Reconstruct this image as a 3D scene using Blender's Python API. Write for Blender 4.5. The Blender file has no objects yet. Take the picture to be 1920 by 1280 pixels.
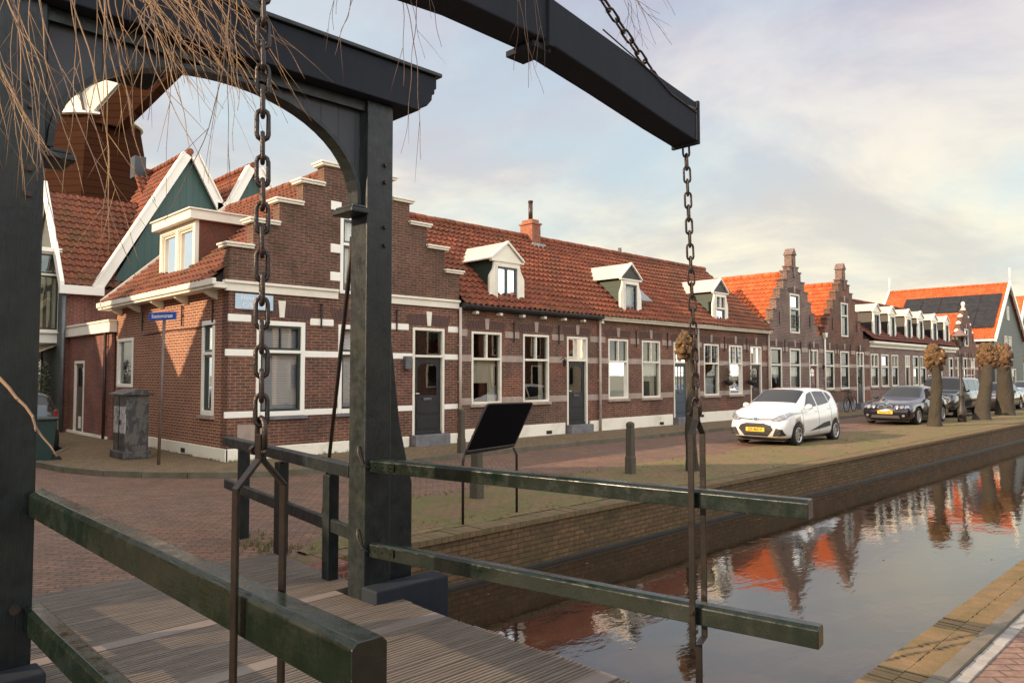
import bpy, bmesh, math, random
from math import sin, cos, tan, pi, radians, sqrt, atan2
from mathutils import Vector, Matrix, noise as mnoise
random.seed(7)
SC = bpy.context.scene
COL = SC.collection
# ------------------------------------------------ camera
# x runs along the canal (away, to the right of the picture), y from the near bank to the houses
cd = bpy.data.cameras.new('camera'); cam = bpy.data.objects.new('camera', cd); COL.objects.link(cam)
cd.sensor_width = 36; cd.lens = 26.25; cd.clip_start = .05; cd.clip_end = 3000
cam.location = (0, 0, 1.85)
cam.rotation_euler = (radians(90 + 2.536), 0, radians(45.6 - 90))
SC.camera = cam
# ------------------------------------------------ sun and sky
SUN_EL = radians(23); SUN_AZ = radians(159.0)      # direction towards the sun, measured from +x to +y
sl = bpy.data.lights.new('sun', 'SUN'); sl.energy = 4.2; sl.angle = radians(.5); sl.color = (1, .74, .50)
so = bpy.data.objects.new('sun', sl); COL.objects.link(so)
sdir = Vector((cos(SUN_AZ)*cos(SUN_EL), sin(SUN_AZ)*cos(SUN_EL), sin(SUN_EL)))
so.rotation_euler = sdir.to_track_quat('Z', 'Y').to_euler()
W = bpy.data.worlds.new('World'); SC.world = W; W.use_nodes = True
nt = W.node_tree; nt.nodes.clear(); N = nt.nodes.new; L = nt.links.new
out = N('ShaderNodeOutputWorld'); bg = N('ShaderNodeBackground'); bg.inputs[1].default_value = .12
L(bg.outputs[0], out.inputs[0])
sky = N('ShaderNodeTexSky'); sky.sky_type = 'NISHITA'; sky.sun_disc = False
sky.sun_elevation = SUN_EL; sky.sun_rotation = radians(90) - SUN_AZ
sky.dust_density = 3; sky.air_density = 1.2
tc = N('ShaderNodeTexCoord'); sx = N('ShaderNodeSeparateXYZ'); L(tc.outputs['Generated'], sx.inputs[0])
def math_n(op, a, b=None, c=None, clamp=False):
    m = N('ShaderNodeMath'); m.operation = op; m.use_clamp = clamp
    for i, v in enumerate((a, b, c)):
        if v is None: continue
        if hasattr(v, 'is_linked'): L(v, m.inputs[i])
        else: m.inputs[i].default_value = v
    return m.outputs[0]
den = math_n('ADD', math_n('MAXIMUM', sx.outputs[2], 0), .22)
cx = N('ShaderNodeCombineXYZ')
L(math_n('DIVIDE', sx.outputs[0], den), cx.inputs[0]); L(math_n('DIVIDE', sx.outputs[1], den), cx.inputs[1])
def nz(scale, detail, rough, off):
    mp = N('ShaderNodeMapping'); mp.inputs['Location'].default_value = off; L(cx.outputs[0], mp.inputs[0])
    n = N('ShaderNodeTexNoise'); n.inputs['Scale'].default_value = scale; n.inputs['Detail'].default_value = detail
    n.inputs['Roughness'].default_value = rough; n.inputs['Distortion'].default_value = .35; L(mp.outputs[0], n.inputs[0]); return n.outputs[0]
def ramp(fac, stops, interp='EASE'):
    r = N('ShaderNodeValToRGB'); r.color_ramp.interpolation = interp
    e = r.color_ramp.elements
    e[0].position, e[0].color = stops[0][0], (*stops[0][1], 1); e[1].position, e[1].color = stops[-1][0], (*stops[-1][1], 1)
    for p, c in stops[1:-1]:
        x = e.new(p); x.color = (*c, 1)
    L(fac, r.inputs[0]); return r.outputs[0]
def mix(fac, a, b):
    m = N('ShaderNodeMix'); m.data_type = 'RGBA'; m.clamp_factor = True
    for s, v in ((0, fac), (6, a), (7, b)):
        if hasattr(v, 'is_linked'): L(v, m.inputs[s])
        else: m.inputs[s].default_value = v if s == 0 else (*v, 1)
    return m.outputs[2]
# cloud veil: warm and bright low down, grey lilac higher up, with gaps that show the blue
cloud_col = ramp(sx.outputs[2], [(0.0, (5.2, 4.85, 3.7)), (.17, (4.6, 4.4, 3.65)), (.34, (3.7, 3.6, 3.75)), (.5, (2.95, 2.8, 3.35)), (.72, (4.9, 4.6, 4.5)), (1, (5.2, 4.8, 4.6))], 'LINEAR')  # zenith above the view brightened to light the road
lit = ramp(nz(1.3, 6, .6, (3.1, 1.7, 0)), [(.36, (.80, .81, .89)), (.64, (1.16, 1.13, 1.05))])
side = math_n('ADD', 1.0, math_n('MULTIPLY', math_n('MAXIMUM', math_n('ADD', math_n('MULTIPLY', sx.outputs[1], -1.0), .15), 0), 1.9))     # unseen sky behind the camera brightened to light the house fronts
mm = N('ShaderNodeMix'); mm.data_type = 'RGBA'; mm.blend_type = 'MULTIPLY'; mm.inputs[0].default_value = 1
L(cloud_col, mm.inputs[6]); L(lit, mm.inputs[7])
blue = mix(.85, sky.outputs[0], (2.9, 3.9, 4.3))
cov = ramp(nz(.75, 7, .58, (.4, 5.2, 0)), [(.34, (.35,)*3), (.58, (1.0,)*3)])
allc = mix(cov, blue, mm.outputs[2])
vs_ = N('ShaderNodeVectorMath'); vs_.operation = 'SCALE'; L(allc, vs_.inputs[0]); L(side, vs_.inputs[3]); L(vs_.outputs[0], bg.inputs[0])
SC.view_settings.view_transform = 'Standard'; SC.view_settings.look = 'None'
SC.view_settings.gamma = 1; SC.view_settings.exposure = .76
SC.render.engine = 'CYCLES'
# ------------------------------------------------ helpers
def tag(o, label=None, cat=None, group=None, kind=None):
    if label: o['label'] = label
    if cat: o['category'] = cat
    if group: o['group'] = group
    if kind: o['kind'] = kind
    return o
def thing(name, label, cat, loc=(0, 0, 0), rz=0, group=None):
    o = bpy.data.objects.new(name, None); COL.objects.link(o); o.empty_display_size = .2
    o.location = loc; o.rotation_euler = (0, 0, rz)
    bpy.context.view_layer.update()
    return tag(o, label, cat, group)
def FY(D): return lambda u, w, z: (u, D + w, z)       # facade facing -y at y = D
def FX(D): return lambda u, w, z: (D + w, u, z)       # facade facing -x at x = D
ID = lambda u, w, z: (u, w, z)
class MB:
    def __init__(s): s.v = []; s.f = []; s.sm = []; s.a = []; s.rnd = 0.5
    def add(s, vs, fs, smooth=False):
        b = len(s.v); s.v += [tuple(v) for v in vs]
        for f in fs: s.f.append(tuple(b + i for i in f)); s.sm.append(smooth); s.a.append(s.rnd)
        return s
    def box(s, u0, u1, w0, w1, z0, z1, T=ID):
        vs = [T(u, w, z) for z in (z0, z1) for w in (w0, w1) for u in (u0, u1)]
        return s.add(vs, [(0, 2, 3, 1), (4, 5, 7, 6), (0, 1, 5, 4), (2, 6, 7, 3), (0, 4, 6, 2), (1, 3, 7, 5)])
    def obox(s, c, sx, sy, sz, M=None):
        M = M or Matrix.Identity(3); c = Vector(c)
        vs = [c + M @ Vector((x*sx/2, y*sy/2, z*sz/2)) for z in (-1, 1) for y in (-1, 1) for x in (-1, 1)]
        return s.add(vs, [(0, 2, 3, 1), (4, 5, 7, 6), (0, 1, 5, 4), (2, 6, 7, 3), (0, 4, 6, 2), (1, 3, 7, 5)])
    def prism(s, poly, a, b, T=ID):      # poly of (u,z), from w=a to w=b
        n = len(poly); vs = [T(u, a, z) for u, z in poly] + [T(u, b, z) for u, z in poly]
        fs = [tuple(range(n)), tuple(range(2*n - 1, n - 1, -1))] + [(i, i + n, (i + 1) % n + n, (i + 1) % n) for i in range(n)]
        return s.add(vs, fs)
    def vprism(s, poly, z0, z1):
        n = len(poly); vs = [(x, y, z0) for x, y in poly] + [(x, y, z1) for x, y in poly]
        return s.add(vs, [tuple(range(n - 1, -1, -1)), tuple(range(n, 2*n))] + [(i, (i + 1) % n, (i + 1) % n + n, i + n) for i in range(n)])
    def beam(s, p0, p1, w, h, up=(0, 0, 1)):
        p0, p1 = Vector(p0), Vector(p1); d = (p1 - p0).normalized(); x = d.cross(Vector(up)).normalized(); z = x.cross(d)
        vs = [p + x*a*w/2 + z*b*h/2 for p in (p0, p1) for b in (-1, 1) for a in (-1, 1)]
        return s.add(vs, [(0, 2, 3, 1), (4, 5, 7, 6), (0, 1, 5, 4), (2, 6, 7, 3), (0, 4, 6, 2), (1, 3, 7, 5)])
    def tube(s, pts, r, n=8, cap=True, closed=False, smooth=True):
        pts = [Vector(p) for p in pts]; m = len(pts); rs = r if hasattr(r, '__len__') else [r]*m
        vs = []; ref = None
        for i, p in enumerate(pts):
            if closed: d = pts[(i + 1) % m] - pts[i - 1]
            else: d = pts[min(i + 1, m - 1)] - pts[max(i - 1, 0)]
            d.normalize()
            if ref is None:
                ref = d.orthogonal().normalized()
            x = (ref - d*ref.dot(d)).normalized(); ref = x; y = d.cross(x)
            vs += [p + (x*cos(2*pi*k/n) + y*sin(2*pi*k/n))*rs[i] for k in range(n)]
        fs = []
        for i in range(m if closed else m - 1):
            j = (i + 1) % m
            fs += [(i*n + k, i*n + (k + 1) % n, j*n + (k + 1) % n, j*n + k) for k in range(n)]
        s.add(vs, fs, smooth)
        if cap and not closed:
            b = len(s.v) - m*n
            s.f.append(tuple(b + k for k in range(n - 1, -1, -1))); s.sm.append(False); s.a.append(s.rnd)
            s.f.append(tuple(b + (m - 1)*n + k for k in range(n))); s.sm.append(False); s.a.append(s.rnd)
        return s
    def lathe(s, c, prof, n=16, smooth=True, a0=0, sxy=(1, 1)):
        c = Vector(c); m = len(prof)
        vs = [c + Vector((r*cos(a0 + 2*pi*k/n)*sxy[0], r*sin(a0 + 2*pi*k/n)*sxy[1], z)) for r, z in prof for k in range(n)]
        fs = [(i*n + k, i*n + (k + 1) % n, (i + 1)*n + (k + 1) % n, (i + 1)*n + k) for i in range(m - 1) for k in range(n)]
        fs += [tuple(range(n - 1, -1, -1)), tuple((m - 1)*n + k for k in range(n))]
        return s.add(vs, fs, smooth)
    def disc(s, c, ax, r, t, n=20):
        c = Vector(c); ax = Vector(ax).normalized()
        return s.tube([c - ax*t/2, c + ax*t/2], r, n, smooth=False)
    def build(s, name, mat, parent=None, bevel=0, seg=2, world=True, label=None):
        me = bpy.data.meshes.new(name); me.from_pydata(s.v, [], s.f); me.validate(clean_customdata=False)
        if len(me.polygons) == len(s.f):
            me.polygons.foreach_set('use_smooth', s.sm)
            at = me.attributes.new('rnd', 'FLOAT', 'FACE'); at.data.foreach_set('value', s.a)
        bm = bmesh.new(); bm.from_mesh(me); bmesh.ops.recalc_face_normals(bm, faces=bm.faces); bm.to_mesh(me); bm.free()
        if mat: me.materials.append(mat)
        o = bpy.data.objects.new(name, me); COL.objects.link(o)
        if parent:
            o.parent = parent
            if world: o.matrix_parent_inverse = parent.matrix_world.inverted() if parent.type == 'EMPTY' else Matrix.Identity(4)
            if world and parent.type != 'EMPTY':
                o.matrix_parent_inverse = Matrix.Identity(4)
        if bevel:
            b = o.modifiers.new('bevel', 'BEVEL'); b.width = bevel; b.segments = seg; b.limit_method = 'ANGLE'; b.angle_limit = radians(40)
        if label: o['label'] = label
        return o
def struct(name, mb, mat): return tag(mb.build(name, mat), kind='structure')
def cells(mb, T, us, zs, inside, w0, w1):
    """solid wall with openings: keep the cells whose centre is inside"""
    us = sorted(set(round(u, 4) for u in us)); zs = sorted(set(round(z, 4) for z in zs)); nu, nz_ = len(us) - 1, len(zs) - 1
    K = [[inside((us[i] + us[i+1])/2, (zs[j] + zs[j+1])/2) for j in range(nz_)] for i in range(nu)]
    def k(i, j): return 0 <= i < nu and 0 <= j < nz_ and K[i][j]
    for i in range(nu):
        for j in range(nz_):
            if not K[i][j]: continue
            a, b, c, d = us[i], us[i+1], zs[j], zs[j+1]
            q = [(a, c), (b, c), (b, d), (a, d)]
            mb.add([T(u, w0, z) for u, z in q], [(0, 1, 2, 3)]); mb.add([T(u, w1, z) for u, z in q], [(3, 2, 1, 0)])
            if not k(i-1, j): mb.add([T(a, w0, c), T(a, w1, c), T(a, w1, d), T(a, w0, d)], [(0, 1, 2, 3)])
            if not k(i+1, j): mb.add([T(b, w0, c), T(b, w0, d), T(b, w1, d), T(b, w1, c)], [(0, 1, 2, 3)])
            if not k(i, j-1): mb.add([T(a, w0, c), T(b, w0, c), T(b, w1, c), T(a, w1, c)], [(0, 1, 2, 3)])
            if not k(i, j+1): mb.add([T(a, w0, d), T(a, w1, d), T(b, w1, d), T(b, w0, d)], [(0, 1, 2, 3)])
def text(name, s, size, mat, parent, origin, right, up, depth=.002, sx=1.0, align='CENTER'):
    cu = bpy.data.curves.new(name, 'FONT'); cu.body = s; cu.size = size; cu.extrude = depth; cu.align_x = align; cu.align_y = 'CENTER'
    o = bpy.data.objects.new(name + '_tmp', cu); COL.objects.link(o)
    dg = bpy.context.evaluated_depsgraph_get(); me = bpy.data.meshes.new_from_object(o.evaluated_get(dg))
    bpy.data.objects.remove(o)
    R = Vector(right).normalized(); U = Vector(up).normalized(); Nn = R.cross(U); O = Vector(origin)
    for v in me.vertices: v.co = O + R*v.co.x*sx + U*v.co.y + Nn*v.co.z
    me.materials.clear(); me.materials.append(mat)
    t = bpy.data.objects.new(name, me); COL.objects.link(t)
    if parent:
        t.parent = parent
        if parent.type == 'EMPTY': t.matrix_parent_inverse = parent.matrix_world.inverted()
    return t
def kids(o): return [c for c in bpy.data.objects if c.parent == o]
def dup(root, loc, rz=0, label=None):
    r = root.copy(); COL.objects.link(r); r.location = loc; r.rotation_euler = (0, 0, rz)
    if label: r['label'] = label
    for ch in kids(root):
        c = ch.copy(); COL.objects.link(c); c.parent = r
        for g in kids(ch):
            d = g.copy(); COL.objects.link(d); d.parent = c
    return r
# ------------------------------------------------ materials
def mat(name): 
    m = bpy.data.materials.new(name); m.use_nodes = True; return m
class NT:
    def __init__(s, m):
        s.m = m; s.t = m.node_tree; s.p = s.t.nodes['Principled BSDF']; s.o = s.t.nodes['Material Output']
    def n(s, ty, **kw):
        x = s.t.nodes.new(ty)
        for k, v in kw.items():
            if k.startswith('i_'): x.inputs[k[2:].replace('_', ' ')].default_value = v
            else: setattr(x, k, v)
        return x
    def l(s, a, b): s.t.links.new(a, b)
    def math(s, op, a, b=None, clamp=False):
        x = s.n('ShaderNodeMath', operation=op, use_clamp=clamp)
        for i, v in enumerate((a, b)):
            if v is None: continue
            if hasattr(v, 'is_linked'): s.l(v, x.inputs[i])
            else: x.inputs[i].default_value = v
        return x.outputs[0]
    def mix(s, f, a, b, blend='MIX'):
        x = s.n('ShaderNodeMix', data_type='RGBA', blend_type=blend)
        for i, v in ((0, f), (6, a), (7, b)):
            if hasattr(v, 'is_linked'): s.l(v, x.inputs[i])
            else: x.inputs[i].default_value = v if i == 0 else (*v[:3], 1)
        return x.outputs[2]
    def noise(s, vec, scale, detail=4, rough=.55, dist=0):
        x = s.n('ShaderNodeTexNoise'); x.inputs['Scale'].default_value = scale; x.inputs['Detail'].default_value = detail
        x.inputs['Roughness'].default_value = rough; x.inputs['Distortion'].default_value = dist; s.l(vec, x.inputs['Vector']); return x.outputs[0]
    def ramp(s, f, a, b, ca=(0, 0, 0), cb=(1, 1, 1)):
        x = s.n('ShaderNodeValToRGB'); e = x.color_ramp.elements; e[0].position = a; e[1].position = b
        e[0].color = (*ca, 1); e[1].color = (*cb, 1); s.l(f, x.inputs[0]); return x.outputs[0]
    def bump(s, h, strength, dist=.01, prev=None):
        x = s.n('ShaderNodeBump'); x.inputs['Strength'].default_value = strength; x.inputs['Distance'].default_value = dist
        s.l(h, x.inputs['Height'])
        if prev: s.l(prev, x.inputs['Normal'])
        s.l(x.outputs[0], s.p.inputs['Normal']); return x.outputs[0]
    def pos(s):
        if not hasattr(s, '_p'): s._p = s.n('ShaderNodeTexCoord').outputs['Object'] if getattr(s, 'objc', False) else s.n('ShaderNodeNewGeometry').outputs['Position']
        return s._p
    def stretch(s, sc):
        x = s.n('ShaderNodeMapping'); x.inputs['Scale'].default_value = sc; s.l(s.pos(), x.inputs[0]); return x.outputs[0]
def M(name, col, rough=.6, col2=None, scale=3, metal=0, spec=.5, bump=0, bscale=60, stretch=None, coat=0, lo=.35, hi=.65, obj=False, rvar=0, detail=5):
    m = mat(name); t = NT(m); t.objc = obj; p = t.p
    p.inputs['Base Color'].default_value = (*col, 1); p.inputs['Roughness'].default_value = rough; p.inputs['Metallic'].default_value = metal
    p.inputs['Specular IOR Level'].default_value = spec; p.inputs['Coat Weight'].default_value = coat; p.inputs['Coat Roughness'].default_value = .05
    vec = t.stretch(stretch) if stretch else t.pos()
    if col2:
        n = t.noise(vec, scale, detail, .62); f = t.ramp(n, lo, hi); t.l(t.mix(f, col, col2), p.inputs['Base Color'])
        if rvar: t.l(t.math('ADD', t.math('MULTIPLY', f, rvar), rough), p.inputs['Roughness'])
    if bump: t.bump(t.noise(vec, bscale, 3), bump)
    return m
def wall_uv(t):
    """u along the wall, v up, from world position and the true normal"""
    g = t.n('ShaderNodeNewGeometry'); s1 = t.n('ShaderNodeSeparateXYZ'); t.l(g.outputs['Position'], s1.inputs[0])
    s2 = t.n('ShaderNodeSeparateXYZ'); t.l(g.outputs['True Normal'], s2.inputs[0])
    ax = t.math('GREATER_THAN', t.math('ABSOLUTE', s2.outputs[0]), .6)
    az = t.math('GREATER_THAN', t.math('ABSOLUTE', s2.outputs[2]), .8)
    u = t.n('ShaderNodeMix', data_type='FLOAT'); t.l(ax, u.inputs[0]); t.l(s1.outputs[0], u.inputs[2]); t.l(s1.outputs[1], u.inputs[3])
    v = t.n('ShaderNodeMix', data_type='FLOAT'); t.l(az, v.inputs[0]); t.l(s1.outputs[2], v.inputs[2]); t.l(s1.outputs[1], v.inputs[3])
    c = t.n('ShaderNodeCombineXYZ'); t.l(u.outputs[0], c.inputs[0]); t.l(v.outputs[0], c.inputs[1])
    return c.outputs[0]
def floor_uv(t, ang=0):
    m = t.n('ShaderNodeMapping'); m.inputs['Rotation'].default_value = (0, 0, ang); t.l(t.pos(), m.inputs[0]); return m.outputs[0]
def brick(name, c1, c2, mortar, bw=.215, rh=.065, ms=.009, uv=None, dirt=(.03, .022, .018), dirt_amt=.55, bstr=.5, rough=.85, bias=0, patch=None, squash=1, msm=.15, wobble=0):
    m = mat(name); t = NT(m); vec = uv(t) if uv else wall_uv(t)
    if wobble:
        nn = t.n('ShaderNodeTexNoise'); nn.inputs['Scale'].default_value = 1.3; t.l(vec, nn.inputs['Vector'])
        vm = t.n('ShaderNodeVectorMath', operation='SCALE'); t.l(nn.outputs[1], vm.inputs[0]); vm.inputs[3].default_value = wobble
        va = t.n('ShaderNodeVectorMath', operation='ADD'); t.l(vec, va.inputs[0]); t.l(vm.outputs[0], va.inputs[1]); vec = va.outputs[0]
    b = t.n('ShaderNodeTexBrick'); b.offset = .5; b.squash = squash
    for k, v in (('Scale', 1), ('Mortar Size', ms), ('Mortar Smooth', msm), ('Bias', bias), ('Brick Width', bw), ('Row Height', rh)): b.inputs[k].default_value = v
    b.inputs['Color1'].default_value = (*c1, 1); b.inputs['Color2'].default_value = (*c2, 1); b.inputs['Mortar'].default_value = (*mortar, 1)
    t.l(vec, b.inputs[0])
    base = b.outputs[0]
    if patch:
        base = t.mix(t.math('MULTIPLY', t.ramp(t.noise(t.pos(), .8, 4), .45, .65), .7), base, t.mix(1, base, patch, 'MULTIPLY'))
    f = t.math('MULTIPLY', t.ramp(t.noise(t.pos(), 1.1, 7, .65), .42, .75), dirt_amt)
    base = t.mix(f, base, dirt)
    if not uv:
        base = t.mix(t.math('MULTIPLY', t.ramp(t.noise(t.pos(), 1.7, 6, .7, .4), .60, .78), .2), base, (.36, .27, .23))
        base = t.mix(t.math('MULTIPLY', t.ramp(t.noise(t.stretch((5, 5, .5)), 1.6, 5, .65), .52, .8), .35), base, dirt)
    sp = t.ramp(t.noise(t.pos(), 14, 4, .7), .3, .7, (.68,)*3, (1.28,)*3)
    t.l(t.mix(1, base, sp, 'MULTIPLY'), t.p.inputs['Base Color']); t.p.inputs['Roughness'].default_value = rough
    t.p.inputs['Specular IOR Level'].default_value = .3
    inv = t.math('SUBTRACT', 1, b.outputs[1]); h = t.math('ADD', inv, t.math('MULTIPLY', t.noise(t.pos(), 45, 3), .35))
    t.bump(h, bstr, .008)
    return m
def boards(name, col, col2, axis=2, pitch=.16, rough=.55, gap=.03, bstr=.6):
    """painted boards: grooves every pitch along the axis"""
    m = mat(name); t = NT(m); s = t.n('ShaderNodeSeparateXYZ'); t.l(t.pos(), s.inputs[0])
    q = t.math('DIVIDE', s.outputs[axis], pitch); fr = t.math('FRACT', q); fl = t.math('FLOOR', q)
    w = t.n('ShaderNodeTexWhiteNoise', noise_dimensions='1D'); t.l(fl, w.inputs['W'])
    g = t.math('GREATER_THAN', fr, gap)
    sc = [4, 4, 4]; sc[(axis + 1) % 3] = 1
    f = t.math('ADD', t.math('MULTIPLY', w.outputs[0], .5), t.math('MULTIPLY', t.noise(t.stretch((3, 3, 9 if axis == 2 else 1)), 2, 4), .6), )
    c = t.mix(t.math('SUBTRACT', f, .1, True), col, col2)
    t.l(t.mix(g, tuple(x*.25 for x in col), c), t.p.inputs['Base Color']); t.p.inputs['Roughness'].default_value = rough
    t.bump(t.math('ADD', g, t.math('MULTIPLY', fr, -.8 if axis == 2 else 0)), bstr, .01)
    return m
def tilem(name, c1, c2, c3, moss=(.05, .055, .02), moss_amt=.5):
    m = mat(name); t = NT(m); a = t.n('ShaderNodeAttribute', attribute_name='rnd')
    base = t.mix(a.outputs['Fac'], c1, c2)
    base = t.mix(t.math('MULTIPLY', t.ramp(t.noise(t.pos(), 2.2, 6, .7), .4, .7), .75), base, c3)
    base = t.mix(t.math('MULTIPLY', t.ramp(t.noise(t.pos(), 1.0, 8, .75), .50, .68), moss_amt), base, moss)
    sp = t.ramp(t.noise(t.pos(), 20, 4, .7), .3, .7, (.7,)*3, (1.25,)*3)
    t.l(t.mix(1, base, sp, 'MULTIPLY'), t.p.inputs['Base Color']); t.p.inputs['Roughness'].default_value = .78
    t.p.inputs['Specular IOR Level'].default_value = .35
    t.bump(t.noise(t.pos(), 60, 3), .25); return m
def glassm(name, tint=(.55, .6, .6), refl=.12, wav=.006, alpha=.8):
    m = mat(name); t = NT(m); nt = t.t
    g = t.n('ShaderNodeBsdfGlossy'); g.inputs['Roughness'].default_value = .015; g.inputs['Color'].default_value = (.95, .97, 1, 1)
    tr = t.n('ShaderNodeBsdfTransparent'); tr.inputs[0].default_value = (*tint, 1)
    fr = t.n('ShaderNodeFresnel'); fr.inputs[0].default_value = 1.5
    f = t.math('ADD', fr.outputs[0], refl, True)
    bp = t.n('ShaderNodeBump'); bp.inputs['Strength'].default_value = wav; bp.inputs['Distance'].default_value = .05
    t.l(t.noise(t.pos(), 1.6, 2), bp.inputs['Height']); t.l(bp.outputs[0], g.inputs['Normal'])
    mx = t.n('ShaderNodeMixShader'); t.l(f, mx.inputs[0]); t.l(tr.outputs[0], mx.inputs[1]); t.l(g.outputs[0], mx.inputs[2])
    t.l(mx.outputs[0], t.o.inputs[0]); return m
MT = {}
MT['brick'] = brick('dark_brick', (.20, .072, .042), (.115, .052, .034), (.27, .185, .125), patch=(.75, .72, .85))
MT['brick_top'] = brick('brown_brick', (.155, .07, .044), (.10, .052, .036), (.20, .135, .095), patch=(.9, .85, .8))
MT['brick_side'] = brick('red_side_brick', (.28, .105, .058), (.2, .078, .048), (.5, .34, .22), dirt_amt=.25)
MT['brick_row'] = brick('dark_brown_brick', (.155, .070, .045), (.095, .05, .036), (.22, .16, .115), patch=(1.6, 1.05, .95))
MT['brick_gable'] = brick('light_joint_brick', (.14, .075, .06), (.10, .056, .046), (.33, .25, .2), ms=.013)
MT['brick_old'] = brick('pale_old_brick', (.24, .145, .115), (.15, .095, .08), (.3, .24, .2), dirt_amt=.35)
MT['brick_red'] = brick('red_brick', (.25, .075, .045), (.17, .06, .042), (.24, .17, .13))
MT['brick_orange'] = brick('orange_brick', (.42, .12, .055), (.3, .1, .05), (.3, .2, .15))
MT['quay'] = brick('quay_brick', (.17, .098, .045), (.11, .066, .034), (.065, .045, .026), dirt=(.05, .05, .018), dirt_amt=.6)
MT['arch'] = M('dark_arch_brick', (.075, .042, .034), .85, (.11, .056, .042), 12)
MT['white'] = M('cream_white_paint', (.78, .73, .60), .45, (.66, .60, .47), 1.5, lo=.45, hi=.8)
MT['white_clean'] = M('white_paint', (.86, .83, .72), .4, (.78, .74, .62), 2, lo=.5, hi=.8)
MT['plinth'] = M('white_plaster', (.84, .79, .64), .8, (.52, .45, .33), 1.4, lo=.5, hi=.85, bump=.3, bscale=25)
MT['stone'] = M('pinkish_stone', (.40, .31, .25), .8, (.29, .225, .18), 4, bump=.2)
MT['stone_grey'] = M('grey_stone', (.19, .185, .185), .75, (.12, .115, .12), 5, bump=.25)
MT['dark_green'] = M('dark_green_paint', (.018, .03, .024), .35, (.028, .036, .03), 2)
MT['dark_door'] = M('near_black_door_paint', (.016, .02, .022), .3, (.026, .028, .03), 3)
MT['brown_door'] = M('brown_door_paint', (.05, .022, .016), .4)
MT['red_door'] = M('red_door_paint', (.12, .02, .018), .35)
MT['grey_blue'] = M('blue_grey_sash', (.05, .07, .09), .4)
MT['iron'] = M('black_iron', (.02, .018, .017), .5, (.045, .028, .02), 20, metal=.3)
MT['zinc'] = M('zinc', (.16, .16, .165), .5, (.10, .10, .10), 4, metal=.4)
MT['pipe'] = M('pale_downpipe', (.55, .46, .38), .5, (.42, .34, .28), 3)
MT['dormer_white'] = M('weathered_white_roof', (.60, .52, .46), .55, (.5, .43, .38), 2)
MT['lead'] = M('grey_lead', (.34, .32, .30), .55, (.24, .22, .2), 3)
MT['gutter_dark'] = M('dark_gutter_paint', (.022, .024, .028), .4)
MT['boards_green'] = boards('green_boards', (.014, .034, .02), (.026, .048, .03), 2, .17)
MT['boards_teal'] = boards('teal_boards', (.028, .072, .062), (.04, .095, .08), 0, .22)
MT['boards_black'] = boards('black_stained_boards', (.022, .02, .017), (.045, .038, .03), 2, .14)
MT['boards_grey'] = boards('grey_boards', (.055, .068, .06), (.075, .088, .078), 2, .2)
MT['mill'] = boards('brown_mill_boards', (.03, .010, .004), (.048, .017, .007), 2, .42, gap=.08, rough=.8)
NT(MT['mill']).p.inputs['Specular IOR Level'].default_value = .05
MT['tile'] = tilem('red_pantile', (.20, .056, .027), (.29, .082, .036), (.11, .042, .025), moss_amt=.5)
MT['tile_old'] = tilem('mossy_brown_pantile', (.17, .055, .03), (.25, .082, .036), (.09, .04, .026), moss_amt=.6)
MT['tile_bright'] = tilem('orange_pantile', (.50, .115, .035), (.62, .17, .05), (.34, .07, .025), moss_amt=.06)
MT['tile_dark'] = tilem('dark_red_pantile', (.13, .038, .025), (.2, .06, .035), (.07, .03, .02), moss_amt=.4)
MT['slate'] = M('black_panel', (.012, .012, .014), .35, (.03, .025, .022), 3)
MT['glass'] = glassm('window_glass', (.86, .9, .88), .06)
MT['glass_bright'] = glassm('upper_glass', (.8, .82, .8), .3, .05)
MT['glass_dark'] = glassm('dark_glass', (.2, .22, .2), .03, .03)
MT['curtain'] = M('cream_curtain', (.72, .64, .50), .9, (.55, .48, .36), 6, stretch=(6, 6, .4))
MT['net'] = M('white_net_curtain', (.72, .70, .66), .9, (.5, .48, .45), 8, stretch=(5, 5, .5))
MT['blind'] = M('lilac_blind', (.62, .57, .60), .6)
MT['room'] = M('dark_room', (.03, .025, .02), .9)
# ------------------------------------------------ setting
gr = MB()
gr.add([(-400, 6.95, -.02), (900, 6.95, -.02), (900, 1200, -.02), (-400, 1200, -.02)], [(0, 1, 2, 3)])
gr.add([(-400, -900, -.02), (900, -900, -.02), (900, 1.6, -.02), (-400, 1.6, -.02)], [(0, 1, 2, 3)])
gr.add([(-400, 1.6, -1.9), (900, 1.6, -1.9), (900, 6.95, -1.9), (-400, 6.95, -1.9)], [(0, 1, 2, 3)])
struct('ground', gr, M('earth', (.10, .085, .05), .95, (.07, .075, .035), .5))
MT['road'] = brick('purple_brown_clinker', (.25, .145, .098), (.145, .09, .066), (.05, .036, .028), .20, .068, .007, uv=lambda t: floor_uv(t, radians(38)), dirt=(.10, .07, .045), dirt_amt=.55, bstr=.9, rough=.72, patch=(1.2, 1.0, .9), wobble=.04)
MT['pave'] = brick('brown_paver', (.23, .15, .085), (.16, .11, .066), (.07, .055, .032), .21, .105, .009, uv=lambda t: floor_uv(t), dirt=(.115, .105, .035), dirt_amt=.6, bstr=.6, rough=.9, wobble=.03)
rd = MB()
def sheet(mb, x0, x1, y0, y1, z): mb.add([(x0, y0, z), (x1, y0, z), (x1, y1, z), (x0, y1, z)], [(0, 1, 2, 3)])
sheet(rd, -40, 220, 6.97, 26.2, 0.0); sheet(rd, -40, 6.0, 26.2, 120, 0.0)
struct('road', rd, MT['road'])
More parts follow.
